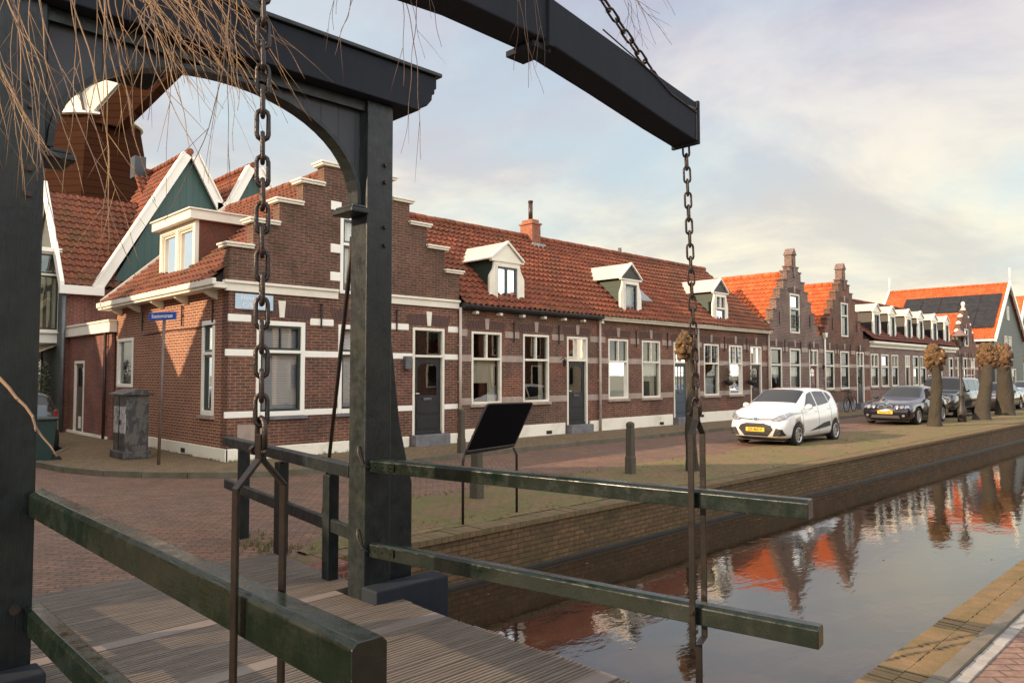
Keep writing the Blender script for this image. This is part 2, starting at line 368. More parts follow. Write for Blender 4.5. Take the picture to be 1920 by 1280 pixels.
# mossy verge with a soft uneven edge
vg = MB(); nx, ny = 420, 12; vs = []
for i in range(nx + 1):
    x = 3.9 + (i/nx)**1.5*150
    wdt = 9.15 + .35*mnoise.noise((x*.35, 3, 0)) + .22*mnoise.noise((x*1.3, 8, 0)) + min(1.2, max(0, (x - 10)*.03))
    if x < 6.2: wdt = min(wdt, 7.2 + (x - 3.9)*.85)
    for j in range(ny + 1):
        y = 6.98 + (wdt - 6.98)*j/ny
        e = min(1, (ny - j)/3)*min(1, .3 + j)
        vs.append((x, y, .006 + e*(.022 + .016*mnoise.noise((x*2.1, y*2.1, 1)) + .008*mnoise.noise((x*9, y*9, 4)))))
vg.add(vs, [(i*(ny+1)+j, (i+1)*(ny+1)+j, (i+1)*(ny+1)+j+1, i*(ny+1)+j+1) for i in range(nx) for j in range(ny)], True)
m = mat('moss_and_earth'); t = NT(m); n1 = t.noise(t.pos(), 1.1, 8, .7); n2 = t.noise(t.pos(), 7, 6, .7)
b = t.n('ShaderNodeTexBrick'); 
for k, v in (('Scale', 1), ('Mortar Size', .01), ('Brick Width', .21), ('Row Height', .1)): b.inputs[k].default_value = v
b.inputs['Color1'].default_value = (.25, .14, .08, 1); b.inputs['Color2'].default_value = (.21, .115, .065, 1); b.inputs['Mortar'].default_value = (.07, .06, .03, 1)
t.l(floor_uv(t), b.inputs[0])
c = t.mix(t.ramp(n1, .40, .56), b.outputs[0], (.13, .12, .036)); c = t.mix(t.ramp(n2, .50, .70), c, (.22, .14, .065)); c = t.mix(t.math('MULTIPLY', t.ramp(t.noise(t.pos(), 30, 4, .7), .5, .8), .5), c, (.05, .055, .02))
t.l(c, t.p.inputs['Base Color']); t.p.inputs['Roughness'].default_value = .95
t.bump(t.math('ADD', t.noise(t.pos(), 38, 5, .7), t.math('MULTIPLY', b.outputs[1], -.3)), .8, .02)
MT['verge'] = m
struct('verge', vg, m)
# pavement in front of the houses with a rounded corner; kerb strip along it
KP = [(4.95, 60), (4.95, 24), (4.95, 20.3), (4.5, 19.2), (3.9, 18.3), (3.78, 17.4), (3.95, 16.1), (4.32, 15.0), (4.75, 14.35), (5.3, 13.7), (6.0, 13.1), (6.7, 12.75), (7.6, 12.6), (9.5, 12.65), (14, 12.8), (30, 12.85), (65, 12.9), (65, 14.95), (6.45, 14.95), (6.45, 22.4), (6.45, 60)]
pv = MB(); pv.vprism(KP, -.05, .09); struct('pavement', pv, MT['pave'])
pv = MB(); sheet(pv, 60, 200, 12.9, 26, .07); pv.box(-40, -3.6, 8.4, 60, -.05, .09); struct('pavement', pv, MT['pave'])
kb = MB()
kk = KP[:17]
for i in range(len(kk) - 1):
    a, b2 = Vector(kk[i]).to_3d(), Vector(kk[i+1]).to_3d(); L_ = (b2 - a).length; n = max(1, int(L_/.9))
    if i in (0,): continue
    for k in range(n):
        p, q = a.lerp(b2, k/n), a.lerp(b2, (k+1)/n); d = (q - p).normalized()*.004
        p = p + d; q = q - d; z = .105 + random.uniform(-.004, .004)
        kb.beam((p.x, p.y, z - .08), (q.x, q.y, z - .08), .13, .16)
MT['kerb'] = M('worn_kerb_stone', (.15, .125, .095), .9, (.09, .085, .045), 3, bump=.4)
struct('kerb', kb, MT['kerb'])
# quay walls
def quay(label, y0, y1, top, x0, x1):
    t_ = thing('quay_wall', label, 'wall', ((x0 + x1)/2, (y0 + y1)/2, -1.9)); w = MB(); w.box(x0, x1, y0, y1, -1.85, top - .06); w.build('wall', MT['quay'], t_)
    return t_
q = quay('long brown brick quay wall below the mossy verge on the house side', 6.7, 6.96, 0, -30, 200)
cp = MB(); x = -20.0
while x < 70:
    w = .105; cp.rnd = random.random()
    cp.box(x + .003, x + w - .003, 6.66, 6.965, -.055, .012 + random.uniform(-.004, .004)); x += w
MT['coping'] = M('coping_brick', (.17, .10, .055), .9, (.10, .085, .03), 6, bump=.5)
cp.build('coping', MT['coping'], q)
wl = MB(); wl.box(-30, 200, 6.66, 6.7, -.75, -.555); wl.build('waterline_beam', M('wet_timber', (.02, .017, .013), .6, (.035, .03, .022), 4), q, bevel=.01)
q = quay('near brick quay wall with brick edging, lower right corner', 1.3, 1.79, 0, -30, 120)
cp = MB(); x = -4.0
while x < 40:
    for (ya, yb) in ((1.68, 1.83), (1.52, 1.675)) :
        o_ = .0 if ya > 1.6 else .03
        cp.box(x + o_ + .003, x + o_ + .052, ya, yb, -.055, random.uniform(-.004, .005))
    x += .058
cp.build('coping', M('yellow_brown_edging_brick', (.20, .125, .06), .85, (.13, .095, .035), 5, bump=.5), q)
kb = MB(); x = -6.0
while x < 90: kb.box(x + .004, x + .996, 1.425, 1.512, -.1, .035 + random.uniform(-.003, .003)); x += 1
struct('kerb', kb, M('concrete_kerb', (.17, .145, .12), .9, (.12, .105, .07), 4, bump=.4))
ps = MB(); x = -6.0
while x < 60: ps.box(x + .004, x + .146, 1.345, 1.42, -.1, .012 + random.uniform(-.003, .003)); x += .15
struct('path', ps, M('pale_grey_setts', (.36, .34, .31), .85, (.26, .24, .21), 5, bump=.3))
ps = MB(); sheet(ps, -40, 200, -9, 1.342, -.002); struct('path', ps, brick('pink_brown_paver', (.27, .16, .12), (.2, .13, .10), (.10, .07, .055), .2, .1, .008, uv=lambda t: floor_uv(t, .785), dirt_amt=.3, dirt=(.1, .07, .05)))
# water
wt = MB(); sheet(wt, -200, 600, 1.5, 6.9, -.60)
m = mat('canal_water'); t = NT(m)
t.p.inputs['Base Color'].default_value = (.022, .014, .009, 1); t.p.inputs['Roughness'].default_value = .015; t.p.inputs['IOR'].default_value = 1.9
h = t.math('ADD', t.noise(t.stretch((.9, 1.6, 1)), 2.2, 3, .5, .4), t.math('MULTIPLY', t.noise(t.stretch((1, 2.2, 1)), 8, 3, .6), .2))
t.bump(h, .06, .05)
struct('canal_water', wt, m)
# ------------------------------------------------ house parts
def pantile(name, mt, O, U, V, w, h, parent, mask=None, tw=.205, th=.27, ridge=False):
    O, U, V = Vector(O), Vector(U).normalized(), Vector(V).normalized(); Nn = U.cross(V)
    if Nn.z < 0: Nn = -Nn
    mb = MB(); nc = int(math.ceil(w/tw)); nr = int(math.ceil(h/th)); prof = [(0, .012), (.16, .05), (.34, .062), (.5, .04), (.68, .004), (.86, -.006), (1, .012)]
    for r in range(nr):
        v0 = r*th; v1 = min(h, (r + 1)*th + .03)
        for c in range(nc):
            um, vm = (c + .5)*tw, v0 + th/2
            if um > w + .05 or (mask and not mask(um, vm)): continue
            mb.rnd = random.random(); P0 = O + U*um + V*vm; j = random.uniform(-.008, .008); js = random.uniform(-.005, .008) + .03*mnoise.noise(P0*.45) + .012*mnoise.noise(P0*1.7); je = .03*mnoise.noise(P0*.45) + .012*mnoise.noise(P0*1.7)
            a = [O + U*((c + p)*tw) + V*(v0 + j) + Nn*(q + .042 + js) for p, q in prof]
            b = [O + U*((c + p)*tw) + V*v1 + Nn*(q*.85 - .002 + je) for p, q in prof]
            lo = [p - Nn*.03 for p in a]; k = len(prof)
            mb.add(a + b, [(i, i + 1, k + i + 1, k + i) for i in range(k - 1)], True)
            mb.add(a + lo, [(i, i + 1, k + i + 1, k + i) for i in range(k - 1)])
    return mb.build(name, mt, parent)
def ridge(p0, p1, mt, parent, r=.12, name='ridge'):
    p0, p1 = Vector(p0), Vector(p1); L_ = (p1 - p0).length; n = max(1, int(L_/.36)); mb = MB()
    for k in range(n):
        mb.rnd = random.random(); a, b = p0.lerp(p1, k/n), p0.lerp(p1, (k + 1.08)/n)
        z = random.uniform(-.008, .008)
        mb.tube([a + Vector((0, 0, z)), b + Vector((0, 0, z + .012))], [r, r*.86], 8, smooth=True)
    return mb.build(name, mt, parent)
def arch(T, uc, zb, hw, parent, mt=None, key='white', rise=.26, n=14):
    mb = MB()
    for i in range(n):
        t0, t1 = (i + .05)/n*2 - 1, (i + .95)/n*2 - 1
        mb.rnd = random.random()
        def pt(t, top): 
            s = 1.16 if top else 1.0; zz = zb + (rise + .06*(1 - t*t) if top else .05*(1 - t*t))
            return (uc + t*hw*s, zz)
        mb.prism([pt(t0, 0), pt(t1, 0), pt(t1, 1), pt(t0, 1)], -.008, .02, T)
    mb.build('brick_arch', mt or MT['arch'], parent)
    k = MB(); k.prism([(uc - .055, zb + .02), (uc + .055, zb + .02), (uc + .085, zb + rise + .12), (uc - .085, zb + rise + .12)], -.03, .03, T)
    k.build('keystone', MT[key], parent, bevel=.006)
def anchor(T, u, z0, z1, parent):
    mb = MB(); mb.box(u - .015, u + .015, -.05, -.025, z0, z1, T); mb.box(u - .02, u + .035, -.05, -.025, z1 - .03, z1 + .01, T); mb.box(u - .01, u + .01, -.03, .02, (z0 + z1)/2 - .02, (z0 + z1)/2 + .02, T)
    mb.build('wall_anchor', MT['iron'], parent)
def window(T, u0, u1, z0, z1, parent, zt=2.27, frame='white', sash=None, top='two', curtain=None, sill='stone', glass='glass', fw=.065, wf=-.02, topglass=None, bars=0, label=None):
    f = MB(); w0, w1 = wf, wf + .12
    f.box(u0, u0 + fw, w0, w1, z0, z1, T); f.box(u1 - fw, u1, w0, w1, z0, z1, T)
    f.box(u0 + fw, u1 - fw, w0, w1, z1 - fw, z1, T); f.box(u0 + fw, u1 - fw, w0 - .012, w1, z0, z0 + fw, T)
    zm = zt
    if zt: f.box(u0 + fw, u1 - fw, w0 - .01, w1, zt - .035, zt + .03, T)
    if zt and top == 'two': um = (u0 + u1)/2; f.box(um - .028, um + .028, w0 + .004, w1, zt + .03, z1 - fw, T)
    F = f.build('window', MT[frame], parent, bevel=.006, seg=1)
    if label: F['label'] = label
    a, b = u0 + fw, u1 - fw
    g = MB(); zlo = z0 + fw
    if sash:
        s = MB(); sw = .05
        for (za, zb_) in ((zlo, (zt - .035) if zt else z1 - fw),) + (((zt + .03, z1 - fw),) if zt and top != 'two' else ()):
            s.box(a, a + sw, w0 + .035, w1 - .01, za, zb_, T); s.box(b - sw, b, w0 + .035, w1 - .01, za, zb_, T)
            s.box(a + sw, b - sw, w0 + .035, w1 - .01, za, za + sw, T); s.box(a + sw, b - sw, w0 + .035, w1 - .01, zb_ - sw, zb_, T)
            if top == 'mull' and za > zlo + .1: um = (a + b)/2; s.box(um - .015, um + .015, w0 + .04, w1 - .015, za + sw, zb_ - sw, T)
        s.build('sash', MT[sash], F)
    if bars:
        s = MB()
        for k in range(1, bars): uu = a + (b - a)*k/bars; s.box(uu - .011, uu + .011, w0 + .04, w0 + .07, (zt or z0) + .03, z1 - fw, T)
        for k in (1, 2): zz = zt + .03 + (z1 - fw - zt - .03)*k/3; s.box(a, b, w0 + .041, w0 + .069, zz - .011, zz + .011, T)
        s.build('glazing_bars', MT['grey_blue'], F)
    zc = (zt - .035) if zt else z1 - fw
    def pane(za, zb_, gm):
        p = MB(); wq = w0 + .075; p.add([T(a, wq, za), T(b, wq, za), T(b, wq, zb_), T(a, wq, zb_)], [(0, 1, 2, 3)]); p.build('pane', MT[gm], F)
    pane(zlo, zc, glass)
    if zt: pane(zt + .03, z1 - fw, topglass or glass)
    wc = w1 + .09
    c = MB()
    def cloth(ua, ub, za, zb_, amp=.018, fr=38, sag=0):
        n = max(6, int((ub - ua)/.02)); vs = []
        for i in range(n + 1):
            u = ua + (ub - ua)*i/n; ww = wc + amp*sin(u*fr) + amp*.5*sin(u*fr*.37 + 1)
            zz = za + sag*(1 - abs(2*i/n - 1))
            vs += [T(u, ww, zz), T(u, ww*1 + .01, zb_)]
        c.add(vs, [(2*i, 2*i + 2, 2*i + 3, 2*i + 1) for i in range(n)], True)
    mtc = 'curtain'
    if curtain == 'drapes': cloth(a, a + .22*(b - a), zlo, zc); cloth(b - .22*(b - a), b, zlo, zc)
    elif curtain == 'full': cloth(a, b, zlo, z1 - fw, .014, 50); mtc = 'net'
    elif curtain == 'half': cloth(a, b, zlo + .45*(zc - zlo), zc, .004, 20); cloth(a, a + .15*(b-a), zlo, zc); cloth(b - .3*(b-a), b, zlo, zlo + .5*(zc-zlo), .02, 45); 
    elif curtain == 'cafe': cloth(a, b, zlo, zlo + .55*(zc - zlo), .01, 60); mtc = 'net'
    elif curtain == 'one': cloth(a, a + .55*(b - a), zlo, z1 - fw, .016, 45); mtc = 'net'
    elif curtain == 'swag': cloth(a, b, zlo + .12, zc, .012, 50, sag=.65*(zc - zlo)); mtc = 'net'
    elif curtain == 'blind':
        zz = zlo + .02
        while zz < z1 - fw - .02:
            c.add([T(a, wc - .018, zz), T(b, wc - .018, zz), T(b, wc - .004, zz + .046), T(a, wc - .004, zz + .046)], [(0, 1, 2, 3)]); zz += .052
        mtc = 'blind'
    if c.v: c.build('blind' if curtain == 'blind' else 'curtain', MT[mtc], F)
    if sill:
        s = MB(); s.box(u0 - .06, u1 + .06, -.07, .05, z0 - .075, z0 - .004, T); s.build('sill', MT[sill if sill in MT else 'stone'], F, bevel=.006, seg=1)
    return F
def door(T, u0, u1, z0, z1, parent, zt=2.25, paint='dark_door', glaze='arched', frame='white', step='stone_grey', steph=.22, top='two', letter=True):
    f = MB(); fw = .07; w0, w1 = -.015, .11
    f.box(u0, u0 + fw, w0, w1, z0, z1, T); f.box(u1 - fw, u1, w0, w1, z0, z1, T); f.box(u0 + fw, u1 - fw, w0, w1, z1 - fw, z1, T)
    f.box(u0 + fw, u1 - fw, w0 - .01, w1, zt, zt + .06, T)
    if top == 'two': um = (u0 + u1)/2; f.box(um - .025, um + .025, w0 + .004, w1, zt + .06, z1 - fw, T)
    F = f.build('door_frame', MT[frame], parent, bevel=.006, seg=1)
    a, b = u0 + fw, u1 - fw
    p = MB(); p.add([T(a, .055, zt + .06), T(b, .055, zt + .06), T(b, .055, z1 - fw), T(a, .055, z1 - fw)], [(0, 1, 2, 3)]); p.build('pane', MT['glass'], F)
    d = MB(); zg = z0 + .95; W_ = b - a
    d.box(a, b, .06, .1, z0, zg - .05, T)
    d.box(a, a + .15*W_, .06, .1, zg - .05, zt, T); d.box(b - .15*W_, b, .06, .1, zg - .05, zt, T); d.box(a + .15*W_, b - .15*W_, .06, .1, zt - .13, zt, T)
    d.box(a + .15*W_, b - .15*W_, .06, .1, zg - .05, zg + .02, T)
    d.box(a + .13*W_, b - .13*W_, .045, .06, z0 + .14, z0 + .42, T); d.box(a + .13*W_, b - .13*W_, .045, .06, z0 + .52, z0 + .84, T)
    d.box(a + .0*W_, b, .03, .06, z0, z0 + .07, T)
    if glaze == 'grid':
        for k in (1, 2): uu = a + .15*W_ + .7*W_*k/3; d.box(uu - .012, uu + .012, .06, .095, zg + .02, zt - .13, T)
        for k in (1, 2, 3): zz = zg + .02 + (zt - .15 - zg)*k/4; d.box(a + .15*W_, b - .15*W_, .061, .094, zz - .012, zz + .012, T)
    if glaze == 'arched': 
        for sgn in (-1, 1):
            uu = (a + b)/2; e = uu + sgn*.35*W_
            d.prism([(e, zt - .13), (e, zt - .26), (uu + sgn*.26*W_, zt - .18), (uu, zt - .13)], .062, .096, T)
    D_ = d.build('door', MT[paint], parent, bevel=.004, seg=1)
    g = MB(); g.add([T(a + .14*W_, .08, zg), T(b - .14*W_, .08, zg), T(b - .14*W_, .08, zt - .12), T(a + .14*W_, .08, zt - .12)], [(0, 1, 2, 3)]); g.build('pane', MT['glass'], D_)
    h = MB(); h.tube([T(a + .06, .06, z0 + 1.02), T(a + .06, .01, z0 + 1.02), T(a + .15, .01, z0 + 1.02)], .01, 6); h.build('handle', MT['white_clean'], D_)
    if letter:
        h = MB(); um = (a + b)/2; h.box(um - .13, um + .13, .035, .062, zg - .1, zg - .04, T); h.build('letter_slot', MT['zinc'], D_, bevel=.004)
    s = MB(); s.box(u0 - .04, u1 + .04, -.22, .1, .0, z0 - .003 if steph is None else z0, T); s.build('doorstep', MT[step], parent, bevel=.015)
def downpipe(T, u, z0, z1, parent, mt='pipe', w=-.07, hopper=False):
    mb = MB(); mb.tube([T(u, w, z0), T(u, w, z1)], .042, 10)
    z = z0 + .6
    while z < z1: mb.box(u - .05, u + .05, w - .02, .0, z, z + .025, T); z += .95
    if hopper: mb.prism([(u - .07, z1), (u + .07, z1), (u + .14, z1 + .22), (u - .14, z1 + .22)], w - .09, w + .06, T)
    mb.build('downpipe', MT[mt], parent)
def dormer(cx, parent, z0=3.86, sx=1.0, Yf=14.97, style=0, cheek='boards_green', tri='white', ztop=5.02, zap=5.5, roofz=(14.62, 3.66, .935)):
    T = FY(Yf); hi, lo = .44*sx, .68*sx; zk = z0 + .72
    fr = MB()
    for s in (-1, 1):
        pts = [(hi - .02, z0 - .02), (hi + .02, z0 - .02), (hi + .05, z0 + .14), (hi + .12, z0 + .19), (lo, z0 + .17), (lo, zk - .05), (lo - .03, zk + .02), (hi + .1, zk + .18), (hi + .07, zk + .3), (hi + .07, ztop), (hi - .02, ztop)]
        pts = [(cx + s*u, z) for u, z in pts]
        fr.prism(pts if s > 0 else pts[::-1], -.02, .05, T)
    fr.box(cx - hi + .0, cx + hi, -.03, .05, ztop - .12, ztop, T)
    D_ = fr.build('dormer', MT['white'], parent, bevel=.005, seg=1)
    pd = MB(); hw = hi + .16
    pd.prism([(cx - hw, ztop), (cx + hw, ztop), (cx, zap)], -.01, .1, T)
    pd.build('gablet', MT[tri], D_)
    rk = MB()
    for s in (-1, 1): rk.beam(T(cx + s*(hw + .03), -.04, ztop + .02), T(cx, -.04, zap + .04), .12, .06, up=(0, 1, 0)) if 0 else rk.prism([(cx + s*(hw + .05), ztop - .0), (cx + s*(hw + .05), ztop + .06), (cx, zap + .09), (cx, zap + .02)][::s], -.07, .06, T)
    rk.box(cx - hw - .03, cx + hw + .03, -.06, .04, ztop - .045, ztop - .0, T)
    rk.build('trim', MT['white'], D_)
    # roof of two white slabs, running back into the tiles
    rf = MB(); y0, zr, sl_ = roofz; yb = y0 + (zap - zr)/sl_ + .1; ye = y0 + (ztop - zr)/sl_ + .15
    for s in (-1, 1):
        e = cx + s*(hw + .03)
        v = [(e, Yf - .06, ztop + .005), (cx, Yf - .06, zap + .035), (cx, yb, zap + .035), (e, ye, ztop + .005)]
        v2 = [(x, y, z + .035) for x, y, z in v]
        rf.add(v + v2, [(0, 1, 2, 3), (4, 7, 6, 5), (0, 4, 5, 1), (1, 5, 6, 2), (2, 6, 7, 3), (3, 7, 4, 0)])
    rf.build('dormer_roof', MT['dormer_white'], D_)
    for s in (-1, 1):
        ck = MB(); e = cx + s*(hi + .05)
        v = [(Yf + .05, z0 - .1), (Yf + .05, ztop), (ye, ztop), (Yf + .1, z0 - .1)]
        ck.add([(e, y, z) for y, z in v] + [(e - s*.03, y, z) for y, z in v], [(0, 1, 2, 3), (4, 5, 6, 7), (0, 1, 5, 4), (2, 3, 7, 6)])
        ck.build('cheek', MT[cheek], D_)
    window(FY(Yf), cx - hi + .0, cx + hi, z0, ztop - .12, parent, zt=None if style != 2 else ztop - .62, sash='grey_blue', curtain=('one' if style != 1 else 'full'), sill=None, fw=.06, wf=-.04, topglass='glass')
    if style == 0:
        s = MB(); s.box(cx - .04, cx + .03, .0, .05, z0 + .07, ztop - .19, T); s.build('sash', MT['grey_blue'], D_)
def shell(name_mat, parent, x0, x1, y0, y1, z1, name='wall', front=False):
    """side and back walls behind the facade"""
    w = MB(); w.box(x0, x1, y1 - .2, y1, 0, z1); w.box(x0, x0 + .03, y0, y1 - .2, 0, z1); w.box(x1 - .03, x1, y0, y1 - .2, 0, z1)
    return w.build(name, MT[name_mat], parent)
def bands(T, D_u, parent, spans, mt='stone', zs=((2.86, 3.04), (2.19, 2.37), (1.05, 1.23))):
    mb = MB()
    for (z0, z1), sp in zip(zs, spans):
        for a, b in sp:
            if b - a > .02: mb = MB(); mb.box(a, b, -.012, .03, z0, z1, T); mb.build('stone_band', MT[mt], parent, bevel=.008, seg=1)
def gaps(u0, u1, ops, m=.0):
    r = []; a = u0
    for x, y in sorted(ops):
        if x - m > a: r.append((a, x - m))
        a = y + m
    if a < u1: r.append((a, u1))
    return r
def facade(T, u0, u1, z0, z1, ops, mt, parent, th=.3, inside=None, extra_u=(), extra_z=()):
    mb = MB(); us = [u0, u1, *extra_u]; zs = [z0, z1, *extra_z]
    for a, b, c, d in ops: us += [a, b]; zs += [c, d]
    def ins(u, z):
        if not (u0 < u < u1 and z0 < z < z1): return False
        if inside and not inside(u, z): return False
        return not any(a < u < b and c < z < d for a, b, c, d in ops)
    cells(mb, T, us, zs, ins, 0, th); return mb.build('wall', mt, parent)
def plinth(T, u0, u1, ops, parent, z=.34, proud=.03, mt='plinth', vents=()):
    mb = MB()
    for a, b in gaps(u0, u1, ops): mb.box(a, b, -proud, .02, .0, z, T)
    mb.build('plinth', MT[mt], parent, bevel=.01)
    for v in vents:
        g = MB(); g.box(v - .12, v + .12, -proud - .006, -proud + .01, .12, .22, T); g.build('vent', MT['iron'], parent)
# ================================================= houses
T = FY(14.9)
# ------------------------------------------------ corner house
H1 = thing('corner_house', 'brick corner house with white-capped stepped gable, white bands and white box dormer', 'house', (9.5, 18.5, 0))
steps = [(3.08, 4.47), (2.58, 5.04), (2.0, 5.56), (1.45, 6.08), (.93, 6.57), (.42, 7.0)]
cxg = 9.58
def ins(u, z):
    if z < 3.74: return True
    for hw, zt in steps:
        if z < zt: return abs(u - cxg) < hw
    return False
wins = [(7.1, 8.22, .97, 2.99), (9.05, 10.2, .97, 2.99)]
dr = (11.15, 12.16, .36, 3.02); gw = (9.08, 10.05, 3.7, 5.5)
eu = [cxg + s*hw for hw, _ in steps for s in (-1, 1)]; ez = [z for _, z in steps] + [3.74]
facade(T, 6.5, 12.62, .0, 7.0, [w for w in wins] + [dr, gw], MT['brick'], H1, inside=lambda u, z: ins(u, z) and z < 3.6, extra_u=eu, extra_z=[3.6])
facade(T, 6.5, 12.66, 3.6, 7.0, [gw], MT['brick_top'], H1, inside=lambda u, z: ins(u, z) , extra_u=eu, extra_z=ez)
for i, (hw, zt) in enumerate(steps):
    nx_ = steps[i + 1][0] if i + 1 < len(steps) else 0
    for s in ((-1, 1) if nx_ else (0,)):
        a, b = (cxg - hw - .09, cxg + hw + .09) if s == 0 else sorted((cxg + s*(hw + .09), cxg + s*(nx_ - .0)))
        c = MB(); c.box(a, b, -.07, .36, zt, zt + .05, T); c.box(a - .03, b + .03 if s >= 0 else b, -.1, .39, zt + .05, zt + .095, T); c.build('step_cap', MT['white'], H1, bevel=.01)
# belt cornice
c = MB(); c.box(6.42, 9.02, -.05, .05, 3.56, 3.72, T); c.box(6.38, 9.02, -.09, .05, 3.72, 3.78, T); c.box(10.11, 12.62, -.05, .05, 3.56, 3.72, T); c.box(10.11, 12.64, -.09, .05, 3.72, 3.78, T); c.build('cornice', MT['white'], H1, bevel=.008)
window(T, *wins[0], H1, zt=2.34, frame='white_clean', sash='dark_green', top='mull', curtain='blind', fw=.1, glass='glass', sill='stone_grey')
window(T, *wins[1], H1, zt=2.34, frame='white_clean', sash='dark_green', top='mull', curtain='blind', fw=.1, sill='stone_grey')
window(T, *gw, H1, zt=4.85, frame='white_clean', sash='grey_blue', top='one', curtain='full', fw=.08, sill=None)
door(T, *dr, H1, zt=2.28, paint='dark_door', glaze='arched', top='one')
for u, hw in ((7.66, .68), (9.62, .68), (11.65, .62)): arch(T, u, 3.05, hw, H1, key='white', n=18)
arch(T, 9.57, 5.52, .55, H1, key='white', n=12)
b = MB()
for u in (8.93, 10.03):
    for z in (3.98, 4.62, 5.6): b.box(u - .1, u + .17, -.014, .02, z, z + .2, T)
b.build('corner_block', MT['white_clean'], H1, bevel=.006)
o = [(w[0], w[1]) for w in wins] + [(dr[0], dr[1])]
bands(T, 0, H1, [gaps(6.49, 12.62, [(6.98, 8.34), (8.93, 10.3), (11.03, 12.28)]), gaps(6.44, 12.62, o), gaps(6.44, 12.62, o)], 'white_clean', ((2.94, 3.09), (2.23, 2.37), (.96, 1.09)))
plinth(T, 6.46, 12.62, [(11.05, 12.26)], H1, z=.34)
pl = MB(); pl.box(6.72, 7.3, -.006, .02, .42, .82, T); pl.build('plaster_patch', MT['stone'], H1)
for u in (8.6, 10.65): anchor(T, u, 2.9, 3.42, H1)
mb = MB(); mb.box(10.86, 11.06, -.12, .0, 1.98, 2.3, T); mb.build('letter_box', MT['zinc'], H1, bevel=.01)
# street side (facing -x)
S = FX(6.5)
sw = [(15.55, 16.2, .99, 3.0), (20.6, 21.85, 1.52, 2.81)]
facade(S, 15.2, 22.1, 0, 3.62, sw, MT['brick_side'], H1)
e = MB(); e.box(14.9, 15.2, .0, .02, 0, 3.62, S)
window(S, *sw[0], H1, zt=2.3, frame='white_clean', sash='dark_green', top='one', curtain='drapes', fw=.1, sill='stone')
window(S, *sw[1], H1, zt=None, frame='white_clean', curtain='blind', fw=.09, sill=None)
plinth(S, 14.87, 19.9, [], H1, z=.34, vents=(17.1,))
for y in (15.62, 17.3, 19.9): anchor(S, y, 2.95, 3.4, H1)
cr = MB(); cr.tube([S(15.5, -.02, 2.9), S(16.5, -.02, 2.87), S(18, -.02, 2.88), S(19.9, -.02, 2.84)], .012, 5); cr.build('cable', MT['iron'], H1)
c = MB(); c.box(14.84, 22.5, -.34, -.05, 3.6, 3.68, S); c.box(14.82, 22.52, -.38, -.3, 3.66, 3.79, S); c.box(14.84, 22.5, -.3, .1, 3.68, 3.72, S); c.build('gutter', MT['white'], H1, bevel=.01)
for y in (15.5, 17.1, 18.6, 20.2, 21.6):
    k = MB(); k.prism([(-.3, 3.6), (0, 3.6), (0, 3.42), (-.1, 3.46), (-.26, 3.55)], y - .06, y + .06, lambda u, w, z: (6.5 + u, w, z)); k.build('bracket', MT['white'], H1)
Vs = Vector((cxg - 6.16, 0, 6.82 - 3.72)).normalized()
Lv = Vector((cxg - 6.16, 0, 6.82 - 3.72)).length
pantile('roof', MT['tile_old'], (6.16, 22.1, 3.74), (0, -1, 0), Vs, 6.9, Lv, H1, mask=lambda u, v: not (2.6 < u < 4.5 and .75 < v < 2.6 and v > .4))
pantile('roof', MT['tile_old'], (13.0, 15.2, 3.74), (0, 1, 0), (-Vs.x, 0, Vs.z), 6.9, Lv, H1)
ridge((cxg, 15.2, 6.88), (cxg, 22.1, 6.88), MT['tile_old'], H1)
# under-roof deck so no sky shows through, and far gable end
u_ = MB(); u_.prism([(6.2, 3.7), (cxg, 6.78), (12.96, 3.7)], 15.25, 22.0, lambda u, w, z: (u, w, z)); u_.build('attic', MT['room'], H1)
vb = MB(); vb.prism([(6.12, 3.62), (6.12, 3.86), (cxg, 7.06), (13.1, 3.86), (13.1, 3.62), (cxg, 6.8)], 22.1, 22.16, lambda u, w, z: (u, w, z)); vb.build('bargeboard', MT['white'], H1)
g_ = MB(); g_.prism([(6.5, 0), (12.6, 0), (12.6, 3.7), (cxg, 6.78), (6.5, 3.7)], 22.0, 22.09, lambda u, w, z: (u, w, z)); g_.build('back_wall', MT['brick_side'], H1)
# white box dormer on the street-side roof
Sd = FX(6.78)
dm = MB(); y0, y1 = 17.45, 19.7
dm.box(y0, y0 + .14, 0, .1, 4.1, 5.45, Sd); dm.box(y1 - .14, y1, 0, .1, 4.1, 5.45, Sd); dm.box(y0 + .14, y1 - .14, 0, .1, 4.1, 4.22, Sd); dm.box(18.5, 18.65, 0, .1, 4.22, 5.45, Sd); dm.box(y0 + .14, 18.5, 0, .1, 5.33, 5.45, Sd); dm.box(18.65, y1 - .14, 0, .1, 5.33, 5.45, Sd)
DM = dm.build('dormer', MT['white'], H1, bevel=.008)
r_ = MB(); r_.box(y0 - .12, y1 + .12, -.16, 3.0, 5.45, 5.66, Sd); r_.box(y0 - .16, y1 + .16, -.2, 3.02, 5.66, 5.70, Sd); r_.build('dormer_roof', MT['white'], DM, bevel=.006)
for y in (y0 + .01, y1 - .04): k = MB(); k.prism([(6.86, 4.1), (6.86, 5.45), (8.6, 5.45), (6.9, 3.9)], y, y + .03, lambda u, w, z: (u, w, z)); k.build('cheek', MT['tile_dark'], DM)
for a, b in ((y0 + .14, 18.5), (18.65, y1 - .14)):
    window(Sd, a, b, 4.22, 5.33, H1, zt=None, frame='white', sash='white', curtain='drapes', fw=.03, wf=.02, sill=None)
